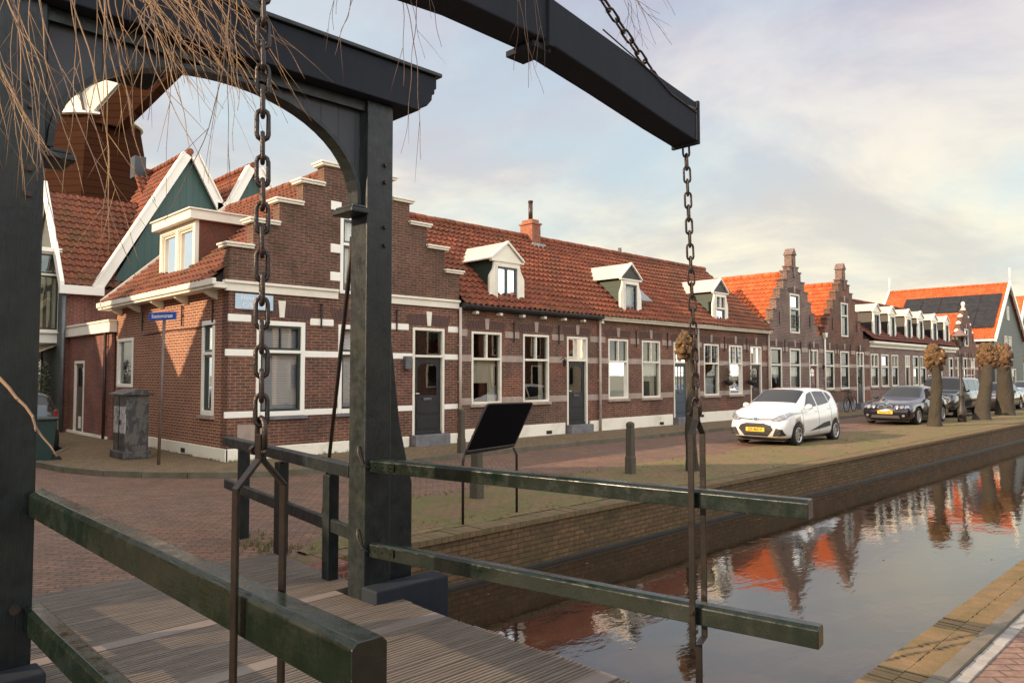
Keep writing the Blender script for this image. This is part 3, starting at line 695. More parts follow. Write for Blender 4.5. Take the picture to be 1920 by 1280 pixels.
# signs fixed to it
sg = thing('street_name_sign', 'pale blue enamel street name sign high on the brick corner house beside its corner', 'sign', (7.1, 14.87, 3.3))
mb = MB(); mb.box(6.62, 7.45, -.035, -.015, 3.2, 3.52, T); mb.build('plate', M('pale_blue_enamel', (.42, .56, .66), .3, (.5, .62, .7), 5), sg, bevel=.006)
WT = M('white_lettering', (.82, .84, .86), .5)
text('lettering', 'Hendrick', .135, WT, sg, (6.98, 14.862, 3.43), (1, 0, 0), (0, 0, 1), sx=.95)
text('lettering', 'Callenpad', .135, WT, sg, (7.03, 14.862, 3.285), (1, 0, 0), (0, 0, 1), sx=.95)
# ------------------------------------------------ low brick annex
A1 = thing('brick_annex', 'low flat-roofed red brick annex with white fascia and narrow dark door', 'annex', (7.5, 24, 0))
S2 = FX(6.42)
facade(S2, 22.12, 26.25, 0, 3.0, [(24.6, 25.6, .08, 2.26)], MT['brick_red'], A1)
mb = MB(); mb.box(6.72, 12, 22.12, 26.2, 0, 2.98); mb.build('wall', MT['brick_red'], A1)
c = MB(); c.box(21.95, 26.3, -.12, .3, 3.0, 3.28, S2); c.box(21.93, 26.32, -.15, .3, 3.28, 3.34, S2); c.build('fascia', MT['white'], A1, bevel=.01)
dd = MB(); dd.box(24.6, 24.66, -.02, .1, .08, 2.26, S2); dd.box(25.52, 25.6, -.02, .1, .08, 2.26, S2); dd.box(24.66, 25.52, -.02, .1, 2.18, 2.26, S2); dd.build('door_frame', MT['white'], A1)
dd = MB(); dd.box(24.66, 25.52, .04, .09, .08, 2.18, S2); dl = dd.build('door', MT['brown_door'], A1)
dd = MB(); dd.box(24.85, 25.3, .028, .045, 1.5, 2.05, S2); dd.build('pane', MT['glass_dark'], dl)
dd = MB(); dd.box(25.0, 25.2, .02, .045, .25, .6, S2); dd.build('cat_flap', MT['white_clean'], dl)
dd = MB(); dd.box(22.3, 26.25, -.05, .02, .02, .16, S2); dd.build('plinth', MT['plinth'], A1)
downpipe(FX(6.42), 22.45, .1, 3.0, A1, 'brown_door')
# ------------------------------------------------ terrace of three
def eave(T, u0, u1, parent, mt='white', dark=False, zb=3.56):
    c = MB()
    if dark:
        c.tube([T(u0, -.2, zb + .1), T(u1, -.2, zb + .1)], .085, 10); c.box(u0, u1, -.12, .02, zb + .0, zb + .14, T)
    else: c.box(u0, u1, -.16, .02, zb, zb + .06, T); c.box(u0, u1, -.22, -.1, zb + .06, zb + .16, T)
    c.build('gutter', MT[mt], parent, bevel=.006)
def roofrow(x0, x1, parent, mt, ze=3.66, zr=6.52, yr=17.9, y0=14.62, holes=(), back=True):
    V = Vector((0, yr - y0, zr - ze)); 
    pantile('roof', MT[mt], (x0, y0, ze), (1, 0, 0), V, x1 - x0, V.length, parent)
    mb = MB(); mb.prism([(y0 + .25, ze), (yr, zr - .08), (yr + 3.2, ze), ], x0 + .02, x1 - .02, lambda u, w, z: (w, u, z)); mb.build('attic', MT['room'], parent)
    if back:
        b = MB(); b.add([(x0, yr, zr + .02), (x1, yr, zr + .02), (x1, yr + 3.4, ze), (x0, yr + 3.4, ze)], [(0, 1, 2, 3)]); b.build('back_roof', MT[mt], parent)
    ridge((x0, yr, zr + .05), (x1, yr, zr + .05), MT[mt], parent)
def terrace(label, x0, x1, wl, d, dark, dm, brickm, curt, roofm='tile', bars=(), paint='dark_door', glaze='arched', ds=0, dt='white', dc='boards_green', sash=None, z0=1.06, dk={}, dstep=.34):
    h = thing('terraced_house', label, 'house', ((x0 + x1)/2, 17, 0), group='brick houses of the terrace')
    ops = [(a, b, z0, 3.0) for a, b in wl] + [(d[0], d[1], dstep, 3.0)]
    facade(T, x0, x1, 0, 3.62, ops, MT[brickm], h)
    shell('brick_red', h, x0, x1, 15.2, 21, 3.6)
    for i, (a, b) in enumerate(wl): window(T, a, b, z0, 3.0, h, curtain=curt[i], bars=4 if i in bars else 0, sash=sash, sill='stone')
    door(T, d[0], d[1], dstep, 3.0, h, paint=paint, glaze=glaze)
    for a, b in wl + [d]: arch(T, (a + b)/2, 3.04, (b - a)/2 + .1, h, key='stone', rise=.2, n=14)
    o = wl + [d]
    bands(T, 0, h, [gaps(x0, x1, [(a - .14, b + .14) for a, b in o]), gaps(x0, x1, o), gaps(x0, x1, o)])
    plinth(T, x0, x1, [(d[0] - .1, d[1] + .1)], h, z=.42 if dark else .46, vents=((x0 + d[0])/2 + 1.3,))
    cs = sorted((a + b)/2 for a, b in o)
    for p, q in zip(cs, cs[1:]): anchor(T, (p + q)/2 + .05, 2.75, 3.3, h)
    eave(T, x0, x1, h, 'gutter_dark' if dark else 'white', dark)
    if dark:
        for k_ in range(7): 
            u = x0 + .5 + k_*.88; k = MB(); k.box(u - .05, u + .05, -.16, .0, 3.46, 3.53, T); k.build('bracket', MT['white'], h)
    roofrow(x0, x1, h, roofm, holes=[(dm - .45, dm + .45)])
    dormer(dm, h, style=ds, tri=dt, cheek=dc, **dk)
    return h
h2 = terrace('first terraced house right of the stepped corner house, with dark gutter and white scrolled dormer', 12.66, 18.4, [(13.08, 14.18), (15.02, 16.1)], (16.9, 17.86), True, 14.46, 'brick_row', ['half', 'drapes'])
h3 = terrace('middle terraced house with pale gutter, grid-paned door and a skylight beside its dormer', 18.4, 24.12, [(18.89, 19.93), (20.7, 21.76)], (22.6, 23.55), False, 20.2, 'brick', ['half', 'half'], glaze='grid', ds=1, dt='boards_black', paint='grey_blue', dk=dict(sx=.86))
h4 = terrace('third terraced house behind the white car, with leaded upper lights and flower baskets', 24.12, 29.66, [(24.6, 25.66), (26.43, 27.46)], (28.13, 29.07), False, 25.95, 'brick_row', ['cafe', 'swag'], bars=(0, 1), ds=2, dt='boards_black', paint='brown_door', roofm='tile_old', dk=dict(sx=.84))
for u, h, in ((12.64, H1), (18.4, h2), (24.12, h3), (29.6, h4)): downpipe(T, u, .1, 3.6, h)
# chimney and flue on the first terrace roof, skylight, vent
mb = MB(); mb.box(18.2, 18.62, 17.6, 18.18, 6.0, 7.0); mb.box(18.16, 18.66, 17.56, 18.22, 7.0, 7.06); mb.box(18.24, 18.58, 17.64, 18.14, 7.06, 7.18); ch = mb.build('chimney', MT['brick_orange'], h2, bevel=.01)
mb = MB(); mb.tube([(18.41, 17.88, 7.18), (18.41, 17.88, 7.8)], .075, 12); mb.lathe((18.41, 17.88, 7.8), [(.09, 0), (.09, .05), (.07, .07)], 12); mb.build('flue', MT['brown_door'], ch)
mb = MB(); mb.box(18.1, 18.72, 17.46, 17.6, 6.05, 6.32); mb.build('flashing', MT['lead'], ch)
def on_roof(x, y): return (x, y, 3.66 + (y - 14.62)*.872 + .07)
mb = MB(); a = Vector(on_roof(21.6, 15.7)); n_ = Vector((0, -.657, .754))
mb.obox(a + n_*.05, .62, .95, .09, Matrix.Rotation(radians(41), 3, 'X')); sk = mb.build('skylight', MT['lead'], h3, bevel=.01)
mb = MB(); mb.obox(a + n_*.1, .48, .78, .012, Matrix.Rotation(radians(41), 3, 'X')); mb.build('pane', MT['glass_bright'], sk)
mb = MB(); mb.tube([(28.6 - 5, 18, 6.4), (28.6 - 5, 18, 6.85)], .07, 10); mb.build('vent_pipe', MT['zinc'], h3)
for (u, z) in ((16.62, 2.1),(34.9-.1, 2.1)):
    L1 = thing('wall_lantern', 'small black wall lantern beside the door of the first terraced house' if u < 20 else 'small dark wall lantern by the door of the first stepped gable house', 'lantern', (u, 14.8, z))
    mb = MB(); mb.tube([T(u, 0, z + .2), T(u, -.12, z + .26), T(u, -.16, z + .2)], .012, 6); mb.build('bracket', MT['iron'], L1)
    mb = MB(); mb.lathe(T(u, -.16, z - .02), [(.03, 0), (.065, .16), (.075, .17), (.01, .24)], 6, smooth=False); mb.build('lantern_body', MT['iron'], L1)
for u in (26.05, 27.83):
    bk = thing('hanging_basket', 'dry hanging basket on the wall ' + ('between the two windows' if u < 27 else 'between window and door') + ' of the third terraced house', 'basket', (u, 14.7, 1.6))
    mb = MB(); mb.tube([T(u, 0, 2.2), T(u, -.22, 2.24), T(u, -.24, 2.1)], .01, 5); mb.build('bracket', MT['iron'], bk)
    mb = MB()
    for k in range(160):
        a_ = random.uniform(0, 2*pi); r = random.uniform(.02, .2)*1; z = random.uniform(1.55, 2.1); p = Vector((u + r*cos(a_), 14.68 + r*.7*sin(a_), z)); q = p + Vector((random.uniform(-.07, .07), random.uniform(-.07, .07), random.uniform(-.09, .05)))
        mb.tube([p, q], [.008, .003], 3, cap=False)
    mb.build('foliage', M('dry_stems', (.05, .05, .025), .9, (.09, .06, .03), 20), bk)
    mb = MB(); mb.lathe((u, 14.68, 1.42), [(.03, 0), (.13, .05), (.19, .2), (.17, .2)], 12); mb.build('bowl', MT['iron'], bk)
# ------------------------------------------------ two stepped gable houses
def gablehouse(label, x0, x1, cx, wl, d, gw, sm, steps, zt0, capm, curt, brickm='brick_gable', paint='red_door', rf='tile_bright', pin=True, capw=False, yb=19.6, zr=6.35, white=False, dstep=.4, slope=1.05, y1=21):
    h = thing('stepped_gable_house', label, 'house', (cx, 17, 0), group='houses with stepped gables')
    def ins(u, z):
        if z < zt0: return True
        for hw, zz in steps:
            if z < zz: return abs(u - cx) < hw
        return False
    ops = [(a, b, 1.15, 3.0) for a, b in wl] + ([(d[0], d[1], dstep, 3.0)] if d else []) + ([gw] if gw else [])
    facade(T, x0, x1, 0, steps[-1][1], ops, MT[brickm], h, inside=ins, extra_u=[cx + s*a for a, _ in steps for s in (-1, 1)], extra_z=[z for _, z in steps] + [zt0])
    shell('brick_red', h, x0, x1, 15.2, y1, 3.6)
    for i, (a, b) in enumerate(wl): window(T, a, b, 1.15, 3.0, h, curtain=curt[i], top='one', sash='dark_green')
    if d: door(T, d[0], d[1], dstep, 3.0, h, paint=paint, glaze='grid')
    if gw: window(T, *gw, h, zt=gw[2] + .62*(gw[3] - gw[2]), curtain='one', top='one', sash='grey_blue', sill=None); arch(T, (gw[0] + gw[1])/2, gw[3] + .03, (gw[1] - gw[0])/2 + .12, h, key='stone', rise=.2, n=10)
    o = wl + ([d] if d else [])
    for a, b in o: arch(T, (a + b)/2, 3.04, (b - a)/2 + .1, h, key='stone', rise=.2, n=12)
    bands(T, 0, h, [gaps(x0, x1, [(a - .14, b + .14) for a, b in o]), gaps(x0, x1, o), gaps(x0, x1, o)])
    plinth(T, x0, x1, [(d[0] - .1, d[1] + .1)] if d else [], h, z=.5, mt='stone_grey')
    for i, (hw, zz) in enumerate(steps):
        nx_ = steps[i + 1][0] if i + 1 < len(steps) else 0
        for s in ((-1, 1) if nx_ else (0,)):
            a, b = (cx - hw - .05, cx + hw + .05) if s == 0 else sorted((cx + s*(hw + .05), cx + s*nx_))
            c = MB()
            if white: c.lathe(((a + b)/2, 15.05, zz), [(.16, 0), (.17, .06), (.14, .13), (.07, .19), (.02, .22)], 8)
            else: c.box(a, b, -.03, .33, zz, zz + .06, T)
            c.build('step_cap', MT[capm], h, bevel=.008)
    if pin:
        c = MB(); zt = steps[-1][1] + .06; c.box(cx - .2, cx + .2, .0, .34, zt, zt + .5, T); c.prism([(cx - .26, zt + .5), (cx + .26, zt + .5), (cx, zt + .82)], -.04, .38, T); c.box(cx - .1, cx + .1, -.05, .0, zt - .5, zt + .35, T)
        c.build('pinnacle', MT['brick_old'], h, bevel=.01)
    zt = steps[-1][1]
    for u in (x0 + 1.5, (x0 + x1)/2 + .3, x1 - 1.5): anchor(T, u, 2.8, 3.35, h)
    for u in (cx - 1.5, cx + 1.5): anchor(T, u, 4.0, 4.55, h)
    for s, xe in ((-1, x0), (1, x1)):
        run = abs(cx - xe); ze = zr - run*slope
        V = Vector((-s*run, 0, zr - ze)); o_ = (xe, yb, ze) if s < 0 else (xe, 15.2, ze)
        pantile('roof', MT[rf], o_, (0, -1, 0) if s < 0 else (0, 1, 0), V, yb - 15.2, V.length, h)
    a = MB(); a.prism([(x0, zr - (cx - x0)*slope - .1), (cx, zr - .1), (x1, zr - (x1 - cx)*slope - .1)], 15.22, yb, lambda u, w, z: (u, w, z)); a.build('attic', MT['room'], h)
    ridge((cx, 15.2, zr + .04), (cx, yb, zr + .04), MT[rf], h)
    return h
st = [(2.36, 4.15), (2.05, 4.62), (1.72, 5.1), (1.38, 5.55), (1.03, 5.98), (.68, 6.4), (.42, 6.62)]
h5 = gablehouse('first stepped gable house right of the terrace, orange roof and french-window balcony rail', 29.66, 35.2, 32.2, [(29.86, 30.89), (31.66, 32.7)], (33.63, 34.55), (31.74, 32.68, 3.68, 5.43), 1, st, 3.7, 'brick_old', ['swag', 'full'])
st2 = [(2.36, 4.1), (2.05, 4.55), (1.72, 5.0), (1.38, 5.45), (1.03, 5.9), (.68, 6.3), (.42, 6.52)]
h6 = gablehouse('second stepped gable house, darker brick, next to the long house with six dormers', 35.2, 40.9, 37.72, [(35.36, 36.35), (37.12, 38.16)], (39.15, 40.1), (37.29, 38.14, 3.72, 5.4), 1, st2, 3.7, 'brick_old', ['half', 'one'], brickm='brick_row', paint='dark_door')
mb = MB()
for z in (3.95, 4.45): mb.box(31.78, 32.64, -.07, -.05, z, z + .03, T)
for k in range(7): mb.box(31.8 + k*.135, 31.82 + k*.135, -.068, -.052, 3.95, 4.47, T)
mb.build('balcony_rail', MT['iron'], h5)
downpipe(T, 35.2, .1, 3.6, h5, 'white', hopper=True)
# ------------------------------------------------ long house with six dormers
h7 = thing('long_house', 'long pale brick house with a row of six white dormers and dentilled cornice', 'house', (48.4, 17, 0))
wl = [(41.05, 42.12), (42.54, 43.62), (44.1, 45.12), (47.6, 48.54), (48.83, 49.91), (50.9, 51.8), (52.2, 53.05)]
wl2 = [(54.5, 55.4)]; d7 = (46.29, 47.05)
ops = [(a, b, 1.2, 2.95) for a, b in wl + wl2] + [(d7[0], d7[1], .3, 2.95)]
facade(T, 40.9, 55.9, 0, 3.5, ops, MT['brick_old'], h7); shell('brick_red', h7, 40.9, 55.9, 15.2, 21, 3.5)
cs = ['half', 'drapes', 'one', 'half', 'drapes', 'full', 'one', 'half']
for i, (a, b) in enumerate(wl + wl2): window(T, a, b, 1.2, 2.95, h7, curtain=cs[i], sash='dark_green', top='one' if i % 2 else 'two')
door(T, d7[0], d7[1], .3, 2.95, h7, paint='brown_door', letter=False)
c = MB(); c.box(40.9, 55.9, -.08, .02, 3.3, 3.42, T); c.box(40.9, 55.9, -.26, .02, 3.5, 3.62, T); u = 41.0
while u < 55.8: c.box(u, u + .12, -.18, .0, 3.42, 3.5, T); u += .26
c.build('cornice', MT['white'], h7)
roofrow(40.9, 55.9, h7, 'tile_dark', ze=3.66, zr=6.3)
for i, cx in enumerate((42.2, 44.55, 47.25, 49.35, 52.0, 54.5)):
    dormer(cx, h7, z0=3.9, sx=.86, ztop=5.25, zap=5.62, style=1 if i % 2 else 0, cheek='boards_black' if i < 4 else 'dark_door')
# ------------------------------------------------ white-crested gable house and the big solar roof house
st3 = [(2.3, 4.2), (1.85, 4.75), (1.4, 5.3), (.95, 5.8), (.5, 6.3)]
h8 = gablehouse('narrow stepped gable house crested with white urn-like blocks, far along the quay', 55.9, 61.4, 58.66, [(56.4, 57.3), (57.8, 58.6)], (59.6, 60.5), (58.2, 59.1, 3.8, 5.0), 1, st3, 3.8, 'white_clean', ['half', 'one'], brickm='brick_row', pin=False, white=True, yb=22, zr=6.0, slope=.95, y1=22)
c = MB(); c.lathe((58.66, 15.05, 6.5), [(.12, 0), (.08, .12), (.14, .2), (.12, .34), (.02, .42)], 8); c.build('crest', MT['white_clean'], h8)
h9 = thing('gabled_house', 'large grey gabled house with black solar panels on its orange roof, at the far right', 'house', (70.4, 20, 0))
X0, X1, XC, YB, ZE, ZR = 65.9, 75.2, 70.3, 23.6, 4.9, 9.1
g_ = MB(); g_.prism([(X0, 0), (X1, 0), (X1, ZE), (XC, ZR - .1), (X0, ZE)], 14.9, 15.1, lambda u, w, z: (u, w, z)); g_.build('wall', MT['boards_grey'], h9)
w = MB(); w.box(X0, X1, 15.1, YB, 0, ZE); w.build('wall', MT['brick_old'], h9)
V = Vector((XC - X0 + .35, 0, ZR - ZE + .33)); pantile('roof', MT['tile_bright'], (X0 - .35, YB + .3, ZE - .33), (0, -1, 0), V, YB - 14.4, V.length, h9)
V2 = Vector((XC - X1 - .35, 0, ZR - ZE + .33)); pantile('roof', MT['tile_bright'], (X1 + .35, 14.6, ZE - .33), (0, 1, 0), V2, YB - 14.4, V2.length, h9)
a = MB(); a.prism([(X0, ZE - .1), (XC, ZR - .15), (X1, ZE - .1)], 15.1, YB, lambda u, w, z: (u, w, z)); a.build('attic', MT['room'], h9)
ridge((XC, 14.7, ZR + .05), (XC, YB + .2, ZR + .05), MT['tile_bright'], h9)
for yy in (14.6, YB + .1):
    b = MB(); b.prism([(X0 - .45, ZE - .55), (X0 - .4, ZE - .15), (XC, ZR + .3), (X1 + .4, ZE - .15), (X1 + .45, ZE - .55), (XC, ZR - .12)], yy, yy + .14, lambda u, w, z: (u, w, z)); b.tube([(XC, yy + .07, ZR + .2), (XC, yy + .07, ZR + 1.3)], .06, 6)
    b.build('bargeboard', MT['white_clean'], h9)
Vn = V.normalized(); Nn_ = Vector((-Vn.z, 0, Vn.x)); O_ = Vector((X0 - .35, 0, ZE - .33))
def slab(mb, ya, yb_, va, vb_, off, th):
    q = [O_ + Vn*v + Vector((0, y, 0)) + Nn_*off for y, v in ((ya, va), (yb_, va), (yb_, vb_), (ya, vb_))]
    mb.add([tuple(p) for p in q] + [tuple(p + Nn_*th) for p in q], [(0, 1, 2, 3), (4, 7, 6, 5), (0, 4, 5, 1), (1, 5, 6, 2), (2, 6, 7, 3), (3, 7, 4, 0)])
rows = [(1.2, 2.2), (2.22, 3.22), (3.24, 4.24), (4.26, 5.26)]
for ri, (va, vb_) in enumerate(rows):
    for k in range(5):
        ya = 15.0 + k*1.42
        if ri == 0 and k == 4: continue
        m_ = MB(); slab(m_, ya, ya + 1.39, va, vb_, .1, .05); m_.build('solar_panel', MT['slate'], h9)
gt = MB(); gt.box(X0 - .5, X0 - .3, 14.6, YB + .3, ZE - .5, ZE - .36); gt.build('gutter', MT['white_clean'], h9)
for (a_, b_, c_, e_) in ((68.9, 69.7, 2.9, 4.9), (70.2, 71.0, 2.9, 4.9), (69.9, 70.5, 6.2, 7.3), (68.4, 69.6, .8, 2.3), (71, 72.2, .8, 2.3)):
    window(FY(14.88), a_, b_, c_, e_, h9, zt=None, curtain='full', sill=None, wf=-.06)
hA = thing('gabled_house', 'far house at the right edge whose orange roof shows behind the solar-panelled house', 'house', (84, 20, 0))
V = Vector((5, 0, 5.2)); pantile('roof', MT['tile_bright'], (78, 26, 4.0), (0, -1, 0), V, 9, V.length, hA, tw=.3, th=.4)
V = Vector((-5, 0, 5.2)); pantile('roof', MT['tile_bright'], (88, 17, 4.0), (0, 1, 0), V, 9, V.length, hA, tw=.3, th=.4)
g_ = MB(); g_.prism([(78.3, 0), (87.7, 0), (87.7, 4.2), (83, 9.0), (78.3, 4.2)], 17.1, 25.9, lambda u, w, z: (u, w, z)); g_.build('wall', MT['boards_grey'], hA)
for a_ in (79.4, 81.5, 84): window(FY(17.08), a_, a_ + 1.1, 1, 2.8, hA, zt=None, curtain='full', sill=None, wf=-.06)
b = MB(); b.prism([(77.8, 3.5), (77.8, 4.0), (83, 9.45), (88.2, 4.0), (88.2, 3.5), (83, 8.9)], 16.85, 17.0, lambda u, w, z: (u, w, z)); b.build('bargeboard', MT['white_clean'], hA)
hA.location.x += 4.5; hA.scale = (1, 1, 1.04)
for i, (xx, yy, w_, hh, lb) in enumerate([(99, 15, 9, 4, 'far brick house with orange roof beyond the right edge of the row'), (108, 14, 9, 5, 'farthest brick house on the quay, under an orange roof')]):
    hB = thing('gabled_house', lb, 'house', (xx, yy + 4, 0))
    g_ = MB(); g_.box(xx - w_/2, xx + w_/2, yy, yy + 8, 0, hh - .0); g_.build('wall', MT['brick_red'], hB)
    V = Vector((0, 4.2, 3.6)); pantile('roof', MT['tile_bright'], (xx - w_/2, yy - .2, hh), (1, 0, 0), V, w_, V.length, hB, tw=.3, th=.4)
    g_ = MB(); g_.prism([(yy, hh), (yy + 4, hh + 3.5), (yy + 8, hh)], xx - w_/2, xx + w_/2, lambda u, w, z: (w, u, z)); g_.build('gable_wall', MT['brick_red'], hB)
    for k in range(4): window(FY(yy - .02), xx - 3.8 + k*2, xx - 2.8 + k*2, 1, 3, hB, zt=None, curtain='full', sill=None)
# ------------------------------------------------ green-gabled house behind the annex
h0 = thing('gabled_house', 'tall house with two dark teal boarded gables and white bargeboards, behind the corner house', 'house', (10, 28, 0))
IDT = lambda u, w, z: (u, w, z)
YG = 26.3; ZV = 7.75
def gable(cx, zl, zrr, apex, xl, xr):
    g_ = MB(); g_.prism([(xl, zl), (xr, zrr), (cx, apex)] if zl == zrr else [(xl, zl), (xr, zl), (xr, zrr), (cx, apex)], YG, YG + .1, IDT); return g_
# slopes 62 degrees
k_ = (9.45 - 4.54)/(9.98 - 7.3)
w = MB(); w.prism([(7.42, 4.45), (14.9, 4.45), (14.9, ZV - .1), (13.28, 7.75), (12.3, 9.45), (11.35, 7.75), (10.95, 7.75), (9.98, 9.45)], YG + .01, YG + .1, IDT); w.build('gable_wall', MT['boards_teal'], h0)
w = MB(); w.prism([(6.3, 0), (14.9, 0), (14.9, 4.6), (6.3, 4.6)], YG, YG + .3, IDT); w.box(6.2, 6.22, YG, YG + .02, 0, .1); w.build('wall', MT['brick_red'], h0)
def barge(pts, th=.26, y=YG - .22, name='bargeboard'):
    b = MB()
    for (x0, z0), (x1, z1) in zip(pts, pts[1:]):
        d = Vector((x1 - x0, z1 - z0)).normalized(); n = Vector((-d.y, d.x)); n = n if n.y > 0 else -n
        q = [(x0, z0), (x1, z1), (x1 + n.x*th, z1 + n.y*th), (x0 + n.x*th, z0 + n.y*th)]
        b.prism(q, y, y + .1, IDT); b.prism([(q[3][0], q[3][1]), (q[2][0], q[2][1]), (q[2][0] + n.x*.05, q[2][1] + n.y*.05), (q[3][0] + n.x*.05, q[3][1] + n.y*.05)], y - .06, y + .25, IDT)
    return b.build(name, MT['white_clean'], h0)
barge([(7.25, 4.5), (9.98, 9.38), (10.92, 7.68), (11.45, 7.68), (12.3, 9.38), (13.4, 7.55), (14.5, 5.7)])
# roofs of the cross gables (facing -x and +x), running back to the main ridge
for cx, ze in ((9.98, 4.5), (12.3, 7.7)):
    run = (9.5 - ze)/k_
    V = Vector((run, 0, 9.5 - ze)); pantile('roof', MT['tile'], (cx - run, 30.4, ze), (0, -1, 0), V, 4.2, V.length, h0)
for cx, ze in ((9.98, 7.7), (12.3, 4.5)):
    run = (9.5 - ze)/k_; V = Vector((-run, 0, 9.5 - ze)); pantile('roof', MT['tile'], (cx + run, 26.2, ze), (0, 1, 0), V, 4.2, V.length, h0)
a = MB(); a.prism([(7.5, 4.6), (14.7, 4.6), (12.3, 9.3), (11.15, 7.6), (9.98, 9.3)], YG + .12, 30.3, IDT); a.build('attic', MT['room'], h0)
for cx in (9.98, 12.3): ridge((cx, YG - .1, 9.6), (cx, 30.2, 9.6), MT['tile'], h0)
# main ridge behind and the lower left wing with its tiled slope
V = Vector((0, 3.7, 4.6)); pantile('roof', MT['tile'], (9.3, 26.35, 5.0), (1, 0, 0), V, 6.1, V.length, h0)
ridge((9.3, 30.05, 9.62), (15.4, 30.05, 9.62), MT['tile'], h0)
V = Vector((0, 2.3, 3.35)); pantile('roof', MT['tile_old'], (6.2, 26.2, 4.62), (1, 0, 0), V, 3.3, V.length, h0)
V = Vector((0, -2.3, 3.35)); pantile('roof', MT['tile_old'], (9.5, 30.8, 4.62), (-1, 0, 0), V, 3.3, V.length, h0)
g_ = MB(); g_.prism([(26.34, 0), (30.7, 0), (30.7, 4.58), (28.5, 7.85), (26.34, 4.58)], 6.24, 8.9, lambda u, w, z: (w, u, z)); g_.build('wing_wall', MT['boards_grey'], h0)
b = MB(); b.prism([(26.05, 4.35), (26.05, 4.72), (28.5, 8.3), (30.95, 4.72), (30.95, 4.35), (28.5, 7.75)], 6.06, 6.18, lambda u, w, z: (w, u, z)); b.box(6.05, 7.3, 26.0, 26.12, 4.35, 4.62); b.build('bargeboard', MT['white_clean'], h0)
SB = FX(5.5)
b = MB(); b.box(27.0, 29.8, 0, .8, 2.85, 3.15, SB); b.box(26.9, 29.9, -.05, .8, 3.15, 3.2, SB); bay = b.build('bay_sill', MT['white_clean'], h0)
for a_ in (27.1, 28.0, 28.9): window(SB, a_, a_ + .85, 3.2, 5.7, h0, zt=5.0, sash='dark_green', top='one', curtain='drapes', sill=None)
b = MB(); b.box(27.0, 27.1, 0, .08, 3.2, 5.75, SB); b.box(29.75, 29.85, 0, .8, 3.2, 5.75, SB); b.box(26.9, 29.95, -.1, .8, 5.72, 5.85, SB); window(FY(27.0), 5.58, 6.3, 3.2, 5.72, h0, zt=5.0, sash='dark_green', top='one', curtain='drapes', sill=None); b.build('bay_frame', MT['white_clean'], h0)
b = MB(); b.box(27.2, 29.6, .36, .42, .7, 2.6, SB); b.build('shop_window', MT['glass_dark'], h0)
b = MB(); b.tube([(6.2, 26.1, .1), (6.2, 26.1, 4.3)], .06, 8); b.build('downpipe', MT['zinc'], h0)
aw = MB(); aw.add([(6.3, 27, 2.8), (6.3, 29.8, 2.8), (5.3, 29.8, 2.35), (5.3, 27, 2.35)], [(0, 1, 2, 3)]); aw.add([(5.3, 29.8, 2.35), (5.3, 27, 2.35), (5.3, 27, 2.2), (5.3, 29.8, 2.2)], [(0, 1, 2, 3)]); aw.build('awning', MT['white'], h0)
c = MB(); c.box(9.3, 9.7, 29.8, 30.3, 9.3, 10.1); c.build('chimney', MT['slate'], h0)
b = MB(); b.box(9.6, 10.5, -.03, .05, 6.0, 7.1, FY(YG)); bb = b.build('window', MT['white_clean'], h0); b = MB(); b.box(9.7, 10.4, -.04, -.03, 6.1, 7.0, FY(YG)); b.build('pane', MT['glass_dark'], bb)
# ------------------------------------------------ windmill
wm = thing('windmill', 'brown boarded windmill tower with pale cap, seen through the bridge portal arch', 'windmill', (13.6, 50, 0))
mb = MB(); c0 = (13.4, 50, 0)
mb.lathe(c0, [(5.6, 0), (4.6, 5), (3.15, 12.5), (2.4, 17.0)], 8, smooth=False, a0=.3); mb.build('tower', MT['mill'], wm)
mb = MB(); mb.lathe(c0, [(2.45, 16.98), (2.55, 17.02), (2.55, 17.14), (2.4, 17.16)], 24, smooth=False); mb.build('rim', MT['white_clean'], wm)
CX, CY = 13.4, 50
mb = MB(); rd_ = Vector((cos(radians(-44)), sin(radians(-44)), 0)); bk_ = Vector((-rd_.y, rd_.x, 0))
def Tm(u, w, z): p = Vector((CX, CY, 0)) + rd_*u + bk_*w; return (p.x, p.y, z)
mb.prism([(-2.2, 17.1), (1.0, 17.1), (1.0, 19.3), (.2, 20.8), (-1.2, 20.8), (-2.0, 19.2)], -2.2, 2.2, Tm); cap = mb.build('cap', MT['white'], wm)
mb = MB(); mb.prism([(-1.9, 17.5), (-1.0, 17.5), (-1.0, 18.0), (-1.9, 18.0)], -2.25, -2.15, Tm) if 0 else mb.box(-.9, -.55, -2.26, -2.19, 18.0, 18.4, Tm); mb.build('hatch', MT['slate'], cap)
mb = MB()
for (a, b_) in (((-2.2, 17.9), (.2, 18.3)), ((.2, 18.3), (2.7, 20.9)), ((.2, 18.3), (.5, 17.0))):
    mb.beam(Tm(a[0], -2.24, a[1]), Tm(b_[0], -2.24, b_[1]), .08, .12)
mb.build('trim', MT['slate'], cap)
mb = MB(); mb.prism([(.74, 16.6), (2.4, 16.3), (6.9, 20.9), (4.2, 20.9)], -2.15, -1.3, Tm); mb.build('thatched_cap_roof', MT['mill'], wm)
mb = MB(); mb.prism([(.70, 16.9), (4.15, 20.9), (2.7, 20.9), (.2, 18.3)], -2.2, -1.95, Tm); mb.build('cap_panel', MT['white'], wm)
mb = MB(); mb.beam(Tm(7.3, -3, 20.6), Tm(9.4, -3, 19.7), .5, .5); 
mb.build('tail_beam', MT['mill'], wm)
